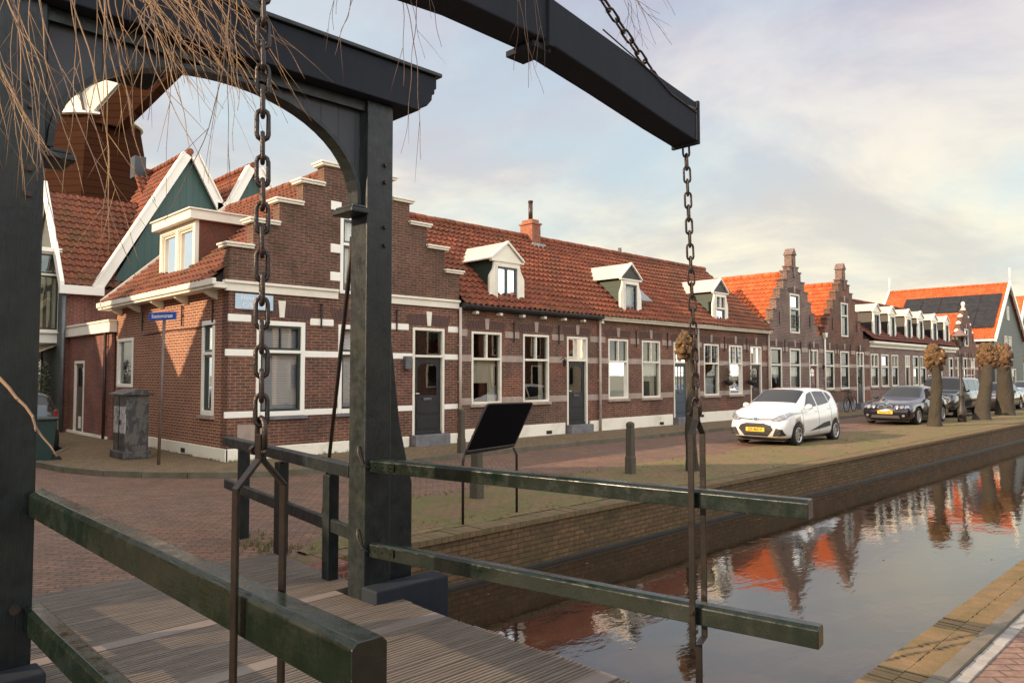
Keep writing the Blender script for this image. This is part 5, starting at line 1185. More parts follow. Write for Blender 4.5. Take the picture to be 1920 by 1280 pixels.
# ------------------------------------------------ pollard willows
MT['bark'] = M('willow_bark', (.030, .025, .018), .95, (.062, .05, .032), 5, stretch=(6, 6, 1.2), bump=1, bscale=8)
MT['knob'] = M('knobby_bark', (.19, .10, .036), .85, (.045, .03, .018), 9, bump=1, bscale=24)
t = NT(MT['knob']); cb_ = t.p.inputs['Base Color'].links[0].from_socket; at_ = t.n('ShaderNodeAttribute', attribute_name='rnd'); t.l(t.mix(at_.outputs['Fac'], cb_, (.6, .36, .13)), t.p.inputs['Base Color'])
MT['cut'] = M('cut_wood', (.62, .36, .12), .8, (.36, .2, .07), 8)
def pollard(label, x, y, h, lean=(0, 0), r=.17, hr=.42, seed=0):
    rn = random.Random(seed); t_ = thing('pollard_tree', label, 'tree', (x, y, 0), group='pollarded trees along the quay')
    mb = MB(); pts, rs, vs = [], [], []
    nseg, n = 22, 16
    top = Vector((x + lean[0], y + lean[1], h - hr*1.5))
    for i in range(nseg + 1):
        f = i/nseg; c = Vector((x, y, -.05)).lerp(top, f) + Vector((.04*sin(f*5 + seed), .04*cos(f*4), 0)); rr = r*(1.35 - .5*f + .3*max(0, .12 - f)/.12 + .12*max(0, f - .85)/.15)
        for k in range(n):
            a = 2*pi*k/n; d = Vector((cos(a), sin(a), 0)); q = rr*(1 + .16*mnoise.noise((d.x*1.5 + seed, d.y*1.5, f*7)) + .07*mnoise.noise((d.x*6, d.y*6 + seed, f*20)))
            vs.append(c + d*q)
    mb.add(vs, [(i*n + k, i*n + (k+1) % n, (i+1)*n + (k+1) % n, (i+1)*n + k) for i in range(nseg) for k in range(n)], True)
    mb.build('trunk', MT['bark'], t_)
    hd = MB(); hd.rnd = 0; C_ = Vector((x + lean[0]*1.05, y + lean[1]*1.05, h - hr*1.05))
    def blob(c, r0, sq, nn=20, mm=12, s_=0.0):
        vs = []
        for i in range(mm + 1):
            th = pi*i/mm
            for k in range(nn):
                ph = 2*pi*k/nn; d = Vector((sin(th)*cos(ph), sin(th)*sin(ph), cos(th)))
                q = r0*(1 + .6*mnoise.noise(d*1.9 + Vector((s_, s_*2, 0))) + .45*mnoise.noise(d*5 + Vector((s_, 0, 3))))
                vs.append(c + Vector((d.x*q, d.y*q, d.z*q*sq)))
        hd.add(vs, [(i*nn + k, i*nn + (k+1) % nn, (i+1)*nn + (k+1) % nn, (i+1)*nn + k) for i in range(mm) for k in range(nn)], True)
    blob(C_, hr*.74, 1.35, 34, 24, seed)
    for k in range(34):
        th = math.acos(rn.uniform(-.9, 1)); ph = rn.uniform(0, 2*pi); d = Vector((sin(th)*cos(ph), sin(th)*sin(ph), cos(th)*1.35)); blob(C_ + d*hr*rn.uniform(.6, .78), hr*rn.uniform(.16, .34), 1, 12, 9, k*1.7 + seed)
    for k in range(110):
        th = math.acos(rn.uniform(-.75, 1)); ph = rn.uniform(0, 2*pi); d = Vector((sin(th)*cos(ph), sin(th)*sin(ph), cos(th)*1.3)); c = C_ + d*hr*.68; o2 = (d + Vector((rn.uniform(-.6, .6), rn.uniform(-.6, .6), rn.uniform(-.1, .8)))).normalized()
        r_ = hr*rn.uniform(.03, .075); l_ = hr*rn.uniform(.13, .27); hd.rnd = rn.choice((0, 0, .3, .8)) if d.z > -.2 else 0; hd.tube([c, c + o2*l_*.6, c + o2*l_], [r_*1.5, r_, r_*.9], 6)
    hd.rnd = 0
    hd.build('crown', MT['knob'], t_)
    return t_
pollard('nearest pollard willow, slim trunk with knobby head right behind the bridge chain', 12.45, 7.75, 2.62, (-.12, .1), .085, .22, 3)
pollard('straight pollard willow in front of the dark saloon car', 29.3, 8.45, 2.85, (0, 0), .165, .38, 5)
pollard('leaning pollard willow right of the street lamp', 34.8, 8.35, 3.1, (1.0, .0), .22, .46, 8)
pollard('thick pollard willow standing beside the leaning one', 39.6, 8.55, 3.15, (0, .1), .29, .5, 12)
pollard('last pollard willow at the right edge of the picture', 47.2, 8.6, 3.2, (-.1, .1), .29, .56, 17)
# ------------------------------------------------ cars
MT['tyre'] = M('tyre_rubber', (.015, .015, .015), .85); MT['rim'] = M('alloy', (.5, .5, .5), .3, metal=.8)
MT['trimblack'] = M('black_plastic', (.02, .02, .021), .5); MT['chrome'] = M('chrome', (.75, .75, .76), .12, metal=1)
MT['lampglass'] = M('headlamp', (.42, .44, .45), .12, (.12, .12, .13), 14, metal=.35, coat=1); MT['amber'] = M('number_plate', (.85, .48, .03), .45)
MT['taillamp'] = M('tail_lamp', (.3, .01, .01), .2, coat=1); MT['carglass'] = M('car_glass', (.02, .023, .027), .06, spec=.45)
MT['ink'] = M('plate_ink', (.02, .02, .02), .5)
def lerp(a, b, t): return a + (b - a)*t
def interp(tab, x):
    if x <= tab[0][0]: return tab[0][1]
    for (a, va), (b, vb) in zip(tab, tab[1:]):
        if x <= b:
            t = (x - a)/(b - a); return va + (vb - va)*t
    return tab[-1][1]
def sm(tab, x, d=.05): return (interp(tab, x - d) + 2*interp(tab, x) + interp(tab, x + d))/4
def car(name, label, cat, spec, paint):
    """car along +x with its nose at x=0; returns the thing at the origin"""
    L_, Wd, WB, FO, wr = spec['L'], spec['W']/2, spec['WB'], spec['FO'], spec['wr']
    root = thing(name, label, cat)
    top, belt, bot, hw = spec['top'], spec['belt'], spec['bot'], spec['hw']; roofw = spec.get('roofw', .72); A0, A1, C0, C1 = spec['cab']
    H_ = max(z for _, z in top)
    def section(x):
        zt = sm(top, x); zb = sm(bot, x); w = Wd*sm(hw, x); zl = min(interp(belt, x), zt - .01)
        k = max(0, min(1, (zt - zl)/(H_ - zl + 1e-6)))
        wb = w*.93; wr_ = lerp(w*.84, Wd*roofw, k) ; zr = zt - lerp(.012, .075, k)
        if k < .04: zr = zt - .02; 
        zm = lerp(zb, zl, .55)
        return [(0, zb), (w*.80, zb), (w*.955, zb + .05), (w*.99, zb + .16), (w, zm), (w*.985, lerp(zm, zl, .6)), (wb*1.0, zl), (lerp(wb, wr_, .5), lerp(zl, zr, .53)), (wr_, zr), (wr_*.80, lerp(zr, zt, .75)), (wr_*.4, zt - .004*k), (0, zt)]
    xs = sorted(set([0, .03, .08, .16, .26] + [round(.26 + i*(L_ - .5)/46, 4) for i in range(47)] + [L_ - .17, L_ - .08, L_ - .03, L_]))
    secs = [section(x) for x in xs]; K = len(secs[0])
    body = MB(); vs = []
    for x, s_ in zip(xs, secs): vs += [(x + (spec['rake'](z, x) if 'rake' in spec else 0), y, z) for y, z in s_] + [(x + (spec['rake'](z, x) if 'rake' in spec else 0), -y, z) for y, z in s_[-2:0:-1]]
    n = 2*K - 2
    body.add(vs, [(i*n + k, i*n + (k+1) % n, (i+1)*n + (k+1) % n, (i+1)*n + k) for i in range(len(xs) - 1) for k in range(n)], True)
    body.add(vs[:n], [tuple(range(n))[::-1]], True); body.add(vs[-n:], [tuple(range(n))], True)
    bo = body.build('body', paint, root)
    bm = bmesh.new(); bm.from_mesh(bo.data); bmesh.ops.remove_doubles(bm, verts=bm.verts, dist=.0005); bmesh.ops.recalc_face_normals(bm, faces=bm.faces); bm.to_mesh(bo.data); bm.free()
    wx = [FO, FO + WB]; arcr = spec.get('arch', wr*1.16)
    cut = MB()
    for x in wx:
        for s_ in (-1, 1): cut.tube([(x, s_*(Wd - .24), wr*1.0), (x, s_*(Wd + .2), wr*1.0)], arcr, 28, smooth=False)
    co = cut.build('cutter', MT['trimblack']); bmod = bo.modifiers.new('arches', 'BOOLEAN'); bmod.object = co; bmod.operation = 'DIFFERENCE'; bmod.solver = 'EXACT'
    dg = bpy.context.evaluated_depsgraph_get(); me = bpy.data.meshes.new_from_object(bo.evaluated_get(dg)); bo.modifiers.clear(); bo.data = me; me.materials.clear(); me.materials.append(paint); bpy.data.objects.remove(co)
    # wheels and liners
    for x in wx:
        for s_ in (-1, 1):
            yo = s_*(Wd - .015)
            w = MB(); prof = [(-.19, wr*.62), (-.2, wr*.92), (-.17, wr), (-.03, wr), (0, wr*.93), (.0, wr*.66), (-.03, wr*.64)]
            ring = []
            for d_, r_ in prof: ring.append([(x + r_*cos(2*pi*k/32), yo + s_*d_, wr + r_*sin(2*pi*k/32)) for k in range(32)])
            w.add([p for r_ in ring for p in r_], [(i*32 + k, i*32 + (k+1) % 32, (i+1)*32 + (k+1) % 32, (i+1)*32 + k) for i in range(len(prof) - 1) for k in range(32)], True)
            wh = w.build('wheel', MT['tyre'], root)
            w = MB(); ns = spec.get('spokes', 7)
            w.tube([(x + wr*.64*cos(2*pi*k/32), yo - s_*.015, wr + wr*.64*sin(2*pi*k/32)) for k in range(32)], .022, 6, closed=True)
            w.disc((x, yo - s_*.035, wr), (0, 1, 0), wr*.16, .03, 14)
            for k in range(ns):
                a = 2*pi*k/ns + .3; c_ = Vector((x, yo - s_*.04, wr)); u = Vector((cos(a), 0, sin(a))); v = Vector((-sin(a), 0, cos(a)))
                q = [c_ + u*wr*.12 + v*.02, c_ + u*wr*.12 - v*.02, c_ + u*wr*.64 - v*.042, c_ + u*wr*.64 + v*.042]
                w.add([tuple(p) for p in q] + [tuple(p + Vector((0, s_*.02, 0))) for p in q], [(0, 1, 2, 3), (7, 6, 5, 4), (0, 4, 5, 1), (1, 5, 6, 2), (2, 6, 7, 3), (3, 7, 4, 0)])
            w.build('rim', MT['rim'], wh)
            w = MB(); w.disc((x, yo - s_*.1, wr), (0, 1, 0), wr*.64, .02, 24); w.build('brake_disc', MT['trimblack'], wh)
    # glass: patches of the same surface, set just proud
    def surf(x, v):
        s_ = section(x); k = min(int(v), K - 2); t = v - k; y, z = lerp(s_[k][0], s_[k+1][0], t), lerp(s_[k][1], s_[k+1][1], t); return Vector((x, y, z))
    def patch(name_, corners, off=.006, mtl='carglass', nu=14, nv=6, par=root, sides=(1, -1)):
        """corners: four (x,v) on the half surface"""
        for s_ in sides:
            m_ = MB(); vs = []
            for i in range(nu + 1):
                for j in range(nv + 1):
                    a, b_ = i/nu, j/nv
                    x = lerp(lerp(corners[0][0], corners[1][0], a), lerp(corners[3][0], corners[2][0], a), b_); v = lerp(lerp(corners[0][1], corners[1][1], a), lerp(corners[3][1], corners[2][1], a), b_)
                    p = surf(x, v); dx = surf(x + .01, v) - surf(x - .01, v); dv = surf(x, min(v + .02, K - 1.001)) - surf(x, max(v - .02, 0)); nn = dx.cross(dv)
                    if nn.length > 0: nn.normalize()
                    if nn.y < -.001 or (abs(nn.y) <= .05 and nn.z < 0): nn = -nn
                    p = p + nn*off; vs.append((p.x, s_*p.y, p.z))
            m_.add(vs, [(i*(nv+1) + j, (i+1)*(nv+1) + j, (i+1)*(nv+1) + j + 1, i*(nv+1) + j + 1) for i in range(nu) for j in range(nv)], True)
            m_.build(name_, MT[mtl], par)
    def centre(name_, x0, x1, v0, off=.006, mtl='carglass', nu=12):
        m_ = MB(); vs = []; cols = [(v0 + (K - 1 - v0)*j/6) for j in range(7)]
        for i in range(nu + 1):
            x = lerp(x0, x1, i/nu); row = []
            for v in cols:
                p = surf(x, min(v, K - 1.0001)); dx = surf(x + .02, min(v, K - 1.0001)) - surf(x - .02, min(v, K - 1.0001)); nn = Vector((-dx.z, 0, dx.x)); nn.normalize(); row.append(p + nn*off)
            vs += [tuple(p) for p in row] + [(p.x, -p.y, p.z) for p in row[-2::-1]]
        w_ = 13; m_.add(vs, [(i*w_ + j, (i+1)*w_ + j, (i+1)*w_ + j + 1, i*w_ + j + 1) for i in range(nu) for j in range(w_ - 1)], True); m_.build(name_, MT[mtl], root)
    centre('windscreen', A0 + .05, A1 - .05, 8.25)
    centre('rear_window', C0 + .06, C0 + (C1 - C0)*.62, 8.4)
    for cs_ in spec['side']: patch('side_window', cs_)
    # front face parts
    from mathutils.bvhtree import BVHTree
    bvh = BVHTree.FromPolygons([v.co.copy() for v in bo.data.vertices], [tuple(p.vertices) for p in bo.data.polygons])
    def fx(z, y=0):
        h = bvh.ray_cast(Vector((-1, y, z)), Vector((1, 0, 0))); return h[0].x if h[0] else .05
    def plate_(name_, poly, mtl, off=.008, th=.015, par=root, bev=.004):
        bm = bmesh.new(); bm.faces.new([bm.verts.new((0, y, z)) for y, z in poly]); bmesh.ops.triangulate(bm, faces=bm.faces); bmesh.ops.subdivide_edges(bm, edges=bm.edges, cuts=4, use_grid_fill=True)
        flatp = name_ in ('number_plate', 'lettering'); x0 = fx(sum(z for y, z in poly)/len(poly))
        m_ = MB(); m_.add([((x0 if flatp else fx(v.co.z, v.co.y)) - off, v.co.y, v.co.z) for v in bm.verts], [tuple(v.index for v in f.verts) for f in (bm.verts.index_update(), bm.faces)[1]]); bm.free()
        o = m_.build(name_, MT[mtl], par); md = o.modifiers.new('solid', 'SOLIDIFY'); md.thickness = th*.6; md.offset = 1; return o
    def plate_old(name_, poly, mtl, off=.008, th=.015, par=root, bev=.004):
        m_ = MB(); m_.add([(fx(z, y) - off, y, z) for y, z in poly] + [(fx(z, y) - off + th, y, z) for y, z in poly], [tuple(range(len(poly))), tuple(range(2*len(poly) - 1, len(poly) - 1, -1))] + [(i, i + len(poly), (i+1) % len(poly) + len(poly), (i+1) % len(poly)) for i in range(len(poly))]); return m_.build(name_, MT[mtl], par, bevel=bev)
    spec['front'](root, plate_, fx)
    # mirrors
    for s_ in (-1, 1):
        m_ = MB(); xm, zm_ = spec['mirror']; m_.lathe((xm, s_*(Wd + .06), zm_ - .07), [(.02, 0), (.075, .03), (.085, .08), (.06, .13), (.015, .145)], 10, sxy=(.7, 1.15)); m_.box(xm - .02, xm + .03, s_*(Wd - .06) if s_ > 0 else -Wd - .04, s_*(Wd + .04) if s_ > 0 else -Wd + .06, zm_ - .03, zm_ + .0); m_.build('mirror', paint if spec.get('mirp', 1) else MT['trimblack'], root)
        for hx in spec['handles']: m_ = MB(); q = surf(hx, 5.3); m_.box(hx, hx + .14, s_*q.y - .012, s_*q.y + .012, q.z - .015, q.z + .012); m_.build('door_handle', paint, root, bevel=.005)
    for dxs in spec['seams']:
        for s_ in (-1, 1):
            m_ = MB(); m_.tube([(dxs, s_*(surf(dxs, v).y + .001), surf(dxs, v).z) for v in (2.2, 3, 4, 5, 6)], .0035, 4); m_.build('door_seam', MT['trimblack'], root)
    spec['extra'](root, patch, surf)
    m_ = MB(); m_.box(.25, L_ - .25, -Wd*.8, Wd*.8, .14, .3); m_.build('underbody', MT['trimblack'], root)
    return root
def ell(cy, cz, a, b, n=16, p=1.0): return [(cy + a*abs(cos(2*pi*k/n))**p*(1 if cos(2*pi*k/n) >= 0 else -1), cz + b*abs(sin(2*pi*k/n))**p*(1 if sin(2*pi*k/n) >= 0 else -1)) for k in range(n)]
def mirror_poly(p): return [(-y, z) for y, z in p][::-1]
def face_fn(curve, depth): return lambda z, y: interp(curve, z) + depth*(abs(y)/.8)**2.6
# small white hatchback
def front_a(root, plate_, fx):
    plate_('grille', [(-.47, .45), (-.30, .25), (.30, .25), (.47, .45), (.41, .55), (.25, .60), (-.25, .60), (-.41, .55)], 'trimblack', .012)
    n_ = plate_('number_plate', [(-.255, .385), (.255, .385), (.255, .49), (-.255, .49)], 'amber', .03, .012)
    text('lettering', 'ZX-463-V', .095, MT['ink'], n_, (fx(.437) - .046, 0, .437), (0, -1, 0), (0, 0, 1))
    plate_('slot', [(-.48, .695), (0, .672), (.48, .695), (.48, .715), (0, .695), (-.48, .715)], 'trimblack', .012)
    plate_('badge', ell(0, .70, .078, .038), 'chrome', .028)
    b = plate_('badge', [(-.035, .675), (-.02, .675), (-.008, .697), (.02, .70), (.012, .677), (.03, .677), (.045, .722), (.03, .722), (.024, .71), (-.008, .707), (-.005, .722), (-.02, .722)], 'trimblack', .032)
    for s in (1, -1):
        hl = [(.44, .66), (.60, .655), (.73, .72), (.80, .86), (.72, .86), (.54, .76), (.45, .70)]; fg = [(.47, .28), (.74, .31), (.70, .46), (.56, .48)]
        hl = hl if s > 0 else mirror_poly(hl); fg = fg if s > 0 else mirror_poly(fg)
        h = plate_('headlight', hl, 'lampglass', .01, .05)
        plate_('reflector', ell(s*.62, .725, .05, .045, 12), 'chrome', .018, .03, h)
        f = plate_('fog_lamp_recess', fg, 'trimblack', .01, .04)
        plate_('fog_lamp', ell(s*.61, .385, .04, .04, 12), 'lampglass', .02, .02, f)
def extra_a(root, patch, surf):
    patch('side_moulding', [(1.35, 3.0), (2.75, 3.3), (2.7, 3.75), (2.3, 3.68)], .01, 'trimblack')
    for s in (-1, 1):
        m_ = MB(); q = surf(3.5, 5.5); m_.box(3.42, 3.6, s*(q.y - .03) - .03, s*(q.y - .03) + .03, .82, 1.02); m_.build('tail_lamp', MT['taillamp'], root, bevel=.01)
specA = dict(L=3.66, W=1.66, WB=2.385, FO=.76, wr=.29, arch=.345, spokes=7,
    top=[(0, .62), (.05, .74), (.18, .86), (.5, .97), (.86, 1.05), (1.05, 1.12), (1.62, 1.43), (1.85, 1.475), (2.3, 1.5), (2.8, 1.485), (3.25, 1.42), (3.38, 1.36), (3.58, .98), (3.64, .75), (3.66, .55)],
    belt=[(0, .6), (.3, .84), (.9, .93), (1.5, .95), (2.4, 1.0), (3.2, 1.08), (3.66, 1.0)], bot=[(0, .26), (.2, .2), (.5, .19), (3.3, .2), (3.66, .3)],
    hw=[(0, .80), (.08, .88), (.25, .95), (.6, .985), (1.2, 1.0), (2.8, 1.0), (3.3, .97), (3.66, .84)], roofw=.70, cab=(.98, 1.72, 3.28, 3.62),
    side=[[(1.18, 6.12), (1.98, 6.12), (1.96, 7.85), (1.66, 7.75)], [(2.06, 6.12), (2.78, 6.2), (2.72, 7.8), (2.04, 7.85)], [(2.84, 6.3), (3.12, 6.9), (2.98, 7.7), (2.80, 7.75)]],
    face=face_fn([(.2, .03), (.4, -.01), (.6, .0), (.7, .035), (.86, .17), (.9, .2)], .16), rake=lambda z, x: (interp([(.2, .03), (.45, -.0), (.65, .01), (.9, .06)], z) if x < .3 else 0),
    front=front_a, mirror=(1.22, 1.0), handles=(1.78, 2.62), seams=(1.02, 2.0, 2.82), extra=extra_a)
def carpaint(name, col, rough=.25, metal=0): return M(name, col, rough, metal=metal, coat=1)
c1 = car('hatchback', 'small white hatchback with black grille parked on the quay, nearest of the cars', 'car', specA, carpaint('white_car_paint', (.76, .76, .73)))
c1.location = (18.12, 9.48, 0); c1.rotation_euler = (0, 0, radians(.5))
# dark saloon
def front_b(root, plate_, fx):
    for s in (1, -1):
        k_ = plate_('grille', ell(s*.135, .665, .12, .068, 18, .75), 'chrome', .02); plate_('grille_bars', ell(s*.135, .665, .10, .05, 18, .75), 'trimblack', .026, .01, k_)
        for q in (.40, .575): h = plate_('headlight', ell(s*q, .665, .075, .062, 14), 'lampglass', .015, .03); plate_('reflector', ell(s*q, .665, .045, .04, 12), 'chrome', .02, .02, h)
        p = [(.66, .62), (.79, .63), (.74, .72), (.67, .73)]; plate_('indicator', p if s > 0 else mirror_poly(p), 'lampglass', .012)
        plate_('fog_lamp', ell(s*.62, .36, .05, .04, 12), 'lampglass', .012)
    plate_('badge', ell(0, .785, .04, .035, 14), 'chrome', .0, .02)
    plate_('bumper_line', [(-.82, .5), (.82, .5), (.82, .525), (-.82, .525)], 'trimblack', .015)
    plate_('air_intake', [(-.5, .27), (.5, .27), (.46, .37), (-.46, .37)], 'trimblack', .012)
    n_ = plate_('number_plate', [(-.26, .42), (.26, .42), (.26, .53), (-.26, .53)], 'amber', .03, .012)
    text('lettering', '54-GP-ND', .095, MT['ink'], n_, (fx(.475) - .046, 0, .474), (0, -1, 0), (0, 0, 1))
def noextra(root, patch, surf): pass
specB = dict(L=4.78, W=1.80, WB=2.83, FO=.84, wr=.32, arch=.37, spokes=10, mirp=0,
    top=[(0, .62), (.06, .74), (.2, .79), (.7, .87), (1.3, .95), (1.55, .99), (2.2, 1.36), (2.45, 1.415), (2.9, 1.435), (3.4, 1.40), (3.65, 1.34), (4.1, 1.06), (4.3, 1.03), (4.65, 1.0), (4.75, .85), (4.78, .6)],
    belt=[(0, .6), (.4, .78), (1.5, .90), (3, .94), (4.2, .98), (4.78, .9)], bot=[(0, .27), (.2, .2), (4.3, .2), (4.78, .32)],
    hw=[(0, .84), (.08, .9), (.3, .955), (.8, .99), (2, 1.0), (3.8, 1.0), (4.5, .95), (4.78, .85)], roofw=.66, cab=(1.5, 2.3, 3.6, 4.15),
    side=[[(1.78, 6.1), (2.72, 6.1), (2.68, 7.85), (2.26, 7.8)], [(2.8, 6.1), (3.55, 6.15), (3.42, 7.8), (2.76, 7.85)], [(3.6, 6.2), (3.88, 6.3), (3.62, 7.6), (3.5, 7.75)]],
    face=face_fn([(.2, .03), (.4, -.01), (.6, .0), (.75, .03)], .15), front=front_b, mirror=(1.85, .97), handles=(2.5, 3.35), seams=(1.7, 2.76, 3.6), extra=noextra)
c2 = car('saloon_car', 'dark purple-black saloon with double round headlights behind the straight pollard willow', 'car', specB, carpaint('dark_purple_paint', (.010, .008, .018), .2, .1))
c2.location = (29.0, 10.05, 0)
# black suv
def front_c(root, plate_, fx):
    plate_('grille', [(-.38, .62), (.38, .62), (.42, .92), (-.42, .92)], 'trimblack', .02)
    for k in range(7): x_ = -.33 + k*.11; plate_('grille_slot', [(x_ - .025, .66), (x_ + .025, .66), (x_ + .025, .88), (x_ - .025, .88)], 'chrome', .03)
    for s in (1, -1): h = plate_('headlight', ell(s*.6, .79, .15, .13, 16, .8), 'lampglass', .02, .03); plate_('reflector', ell(s*.6, .79, .08, .08, 12), 'chrome', .03, .02, h)
    plate_('bumper', [(-.86, .38), (.86, .38), (.86, .56), (-.86, .56)], 'trimblack', .04, .06)
    n_ = plate_('number_plate', [(-.26, .42), (.26, .42), (.26, .53), (-.26, .53)], 'amber', .05, .012)
specC = dict(L=4.5, W=1.84, WB=2.65, FO=.82, wr=.36, arch=.43, spokes=5,
    top=[(0, .9), (.05, 1.0), (.15, 1.05), (.9, 1.12), (1.25, 1.16), (1.75, 1.68), (1.95, 1.74), (3.2, 1.76), (4.3, 1.72), (4.42, 1.6), (4.48, 1.1), (4.5, .8)],
    belt=[(0, .85), (.3, 1.02), (1.3, 1.08), (4.5, 1.12)], bot=[(0, .38), (.2, .34), (4.3, .34), (4.5, .42)],
    hw=[(0, .9), (.1, .95), (.4, .99), (1, 1), (4.2, 1), (4.5, .93)], roofw=.78, cab=(1.2, 1.82, 4.34, 4.48),
    side=[[(1.5, 6.1), (2.35, 6.1), (2.33, 7.85), (1.88, 7.8)], [(2.43, 6.1), (3.25, 6.1), (3.22, 7.85), (2.42, 7.85)], [(3.34, 6.1), (4.1, 6.1), (4.05, 7.8), (3.32, 7.85)]],
    face=face_fn([(.3, .0), (.6, 0), (.95, .02)], .12), front=front_c, mirror=(1.55, 1.15), handles=(2.1, 3.0), seams=(1.35, 2.39, 3.3),
    extra=lambda root, patch, surf: [ (lambda m_: (m_.tube([(1.9, s*.66, 1.76), (2.0, s*.67, 1.82), (4.0, s*.67, 1.82), (4.1, s*.66, 1.75)], .018, 6), m_.build('roof_rail', MT['chrome'], root)))(MB()) for s in (-1, 1)])
c3 = car('suv', 'black boxy off-road car with roof rails parked between the saloon and the leaning willow', 'car', specC, carpaint('black_paint', (.014, .016, .022), .2))
c3.location = (35.3, 10.35, 0)
# brown-black saloon beyond, and a pale blue car at the edge: the same bodies
specD = dict(specB); specD['top'] = [(a, b*1.02) for a, b in specB['top']]
def front_d(root, plate_, fx):
    plate_('grille', [(-.3, .56), (.3, .56), (.26, .72), (-.26, .72)], 'trimblack', .02); plate_('grille_bar', [(-.3, .72), (.3, .72), (.3, .75), (-.3, .75)], 'chrome', .022)
    for s in (1, -1): p = [(.36, .64), (.78, .66), (.8, .76), (.4, .74)]; plate_('headlight', p if s > 0 else mirror_poly(p), 'lampglass', .014, .03)
    n_ = plate_('number_plate', [(-.26, .4), (.26, .4), (.26, .51), (-.26, .51)], 'amber', .03, .012)
specD['front'] = front_d
c4 = car('saloon_car', 'dark saloon half hidden behind the thick pollard willow', 'car', specD, carpaint('brown_black_paint', (.03, .022, .024), .2, .2)); c4.location = (43.3, 10.35, 0)
c5 = car('hatchback', 'pale blue grey car at the right edge of the picture behind the dark saloon', 'car', specA | dict(front=front_d, face=specD['face']), carpaint('pale_blue_paint', (.42, .52, .55), .25, .2)); c5.location = (50.0, 10.1, 0)
# car in the side street seen from behind
c6 = car('hatchback', 'dark car parked in the side street beside the left portal post, red tail lamp showing', 'car', specA | dict(front=front_d), carpaint('dark_green_paint_car', (.012, .02, .022), .2)); c6.location = (4.0, 23.8, 0); c6.rotation_euler = (0, 0, radians(-90))
wb = thing('wheelie_bin', 'dark green wheeled bin at the kerb beside the left portal post', 'bin', (3.9, 17.9, 0))
mb = MB(); mb.lathe((3.9, 17.9, .05), [(.24, 0), (.33, .86)], 4, smooth=False, a0=pi/4); mb.build('body', M('bin_green', (.012, .035, .03), .5), wb, bevel=.015)
mb = MB(); mb.box(3.64, 4.16, 17.62, 18.18, .91, .97); mb.build('lid', MT['dark_green'], wb, bevel=.02)
for y in (17.68, 18.12): mb = MB(); mb.disc((4.14, y, .09), (0, 1, 0), .09, .05, 14); mb.build('wheel', MT['tyre'], wb)
# bicycle against the second gable house
bi = thing('bicycle', 'dark bicycle leaning against the wall of the second stepped gable house', 'bicycle', (36.9, 14.2, .09))
bx, by = 35.9, 14.15
wpos = [Vector((bx, by, .44)), Vector((bx + 1.1, by + .1, .44))]
for w_ in wpos:
    mb = MB(); mb.tube([w_ + Vector((.34*cos(a), 0, .34*sin(a))) for a in [2*pi*k/28 for k in range(28)]], .018, 6, closed=True); wh = mb.build('wheel', MT['tyre'], bi)
    mb = MB()
    for k in range(12): a = pi*k/12*2; mb.tube([w_, w_ + Vector((.33*cos(a), 0, .33*sin(a)))], .003, 3, cap=False)
    mb.build('spokes', MT['chrome'], wh)
A_, B2 = wpos; bb2 = Vector((bx + .62, by + .05, .40)); st_ = Vector((bx + .72, by + .08, .92)); hd = Vector((bx + .22, by + .02, .95))
mb = MB()
for p, q in ((A_, hd), (hd, bb2), (st_, bb2), (bb2, B2), (st_, B2), (hd, hd + Vector((.04, 0, .16)))): mb.tube([p, q], .016, 6)
mb.build('frame', MT['iron'], bi)
mb = MB(); mb.tube([hd + Vector((.18, -.25, .15)), hd + Vector((.04, -.1, .18)), hd + Vector((.04, .1, .18)), hd + Vector((.18, .25, .15))], .012, 6); mb.build('handlebar', MT['iron'], bi)
mb = MB(); mb.lathe(st_ + Vector((0, 0, .05)), [(.04, 0), (.12, .03), (.1, .06), (.02, .07)], 10, sxy=(1.2, .7)); mb.build('saddle', MT['trimblack'], bi)
# plants: a dark shrub by the bay window, tiny weeds along the wall and road edge
sh = thing('shrub', 'dark evergreen shrub in front of the bay window, left of the annex', 'shrub', (5.4, 26.2, .09))
mb = MB()
for k in range(1500):
    a, r, z = random.uniform(0, 2*pi), random.random()**.5, random.random(); rr = (.75 - .25*abs(z - .5))*r; p = Vector((5.3 + rr*cos(a), 26.6 + rr*sin(a), .4 + z*1.9)); d = Vector((random.uniform(-1, 1), random.uniform(-1, 1), random.uniform(-.3, 1))).normalized()*.09; e = d.orthogonal().normalized()*.035
    mb.add([p - e, p + d*.5 - e*.2, p + d, p + e], [(0, 1, 2, 3)])
mb.build('foliage', M('dark_leaf', (.035, .05, .02), .7, (.06, .07, .03), 9), sh)
mb = MB(); mb.tube([(5.3, 26.6, .05), (5.32, 26.6, 1.4)], [.05, .02], 7); mb.build('stem', MT['bark'], sh)
gr_ = MB()
def tuft(x, y, z, h, n=9):
    for k in range(n):
        a = random.uniform(0, 2*pi); d = Vector((cos(a), sin(a), 0)); p = Vector((x, y, z)) + d*random.uniform(0, .03); hh = h*random.uniform(.5, 1.1); e = Vector((-d.y, d.x, 0))*.004
        gr_.add([p - e, p + e, p + d*hh*.35 + Vector((0, 0, hh))], [(0, 1, 2)])
for k in range(2400):
    x = 3.9 + random.random()**1.6*26; y = random.uniform(7.0, 9.2)
    if mnoise.noise((x*.9, y*.9, 0)) < -.05: continue
    if x < 6.2 and y > 7.1 + (x - 3.9)*.8: continue
    tuft(x, y, .01, random.uniform(.02, .065), 6)
for k in range(90): tuft(random.uniform(6.5, 12), 14.84 - random.random()*.06, .09, random.uniform(.03, .09))
for k in range(60): tuft(6.42 - random.random()*.05, random.uniform(14.9, 20), .09, random.uniform(.03, .08))
for k in range(70): tuft(3.75 + random.uniform(-.15, .3), 8.25 + random.uniform(-.15, .1) - random.random()*1.1, .0, random.uniform(.03, .09))
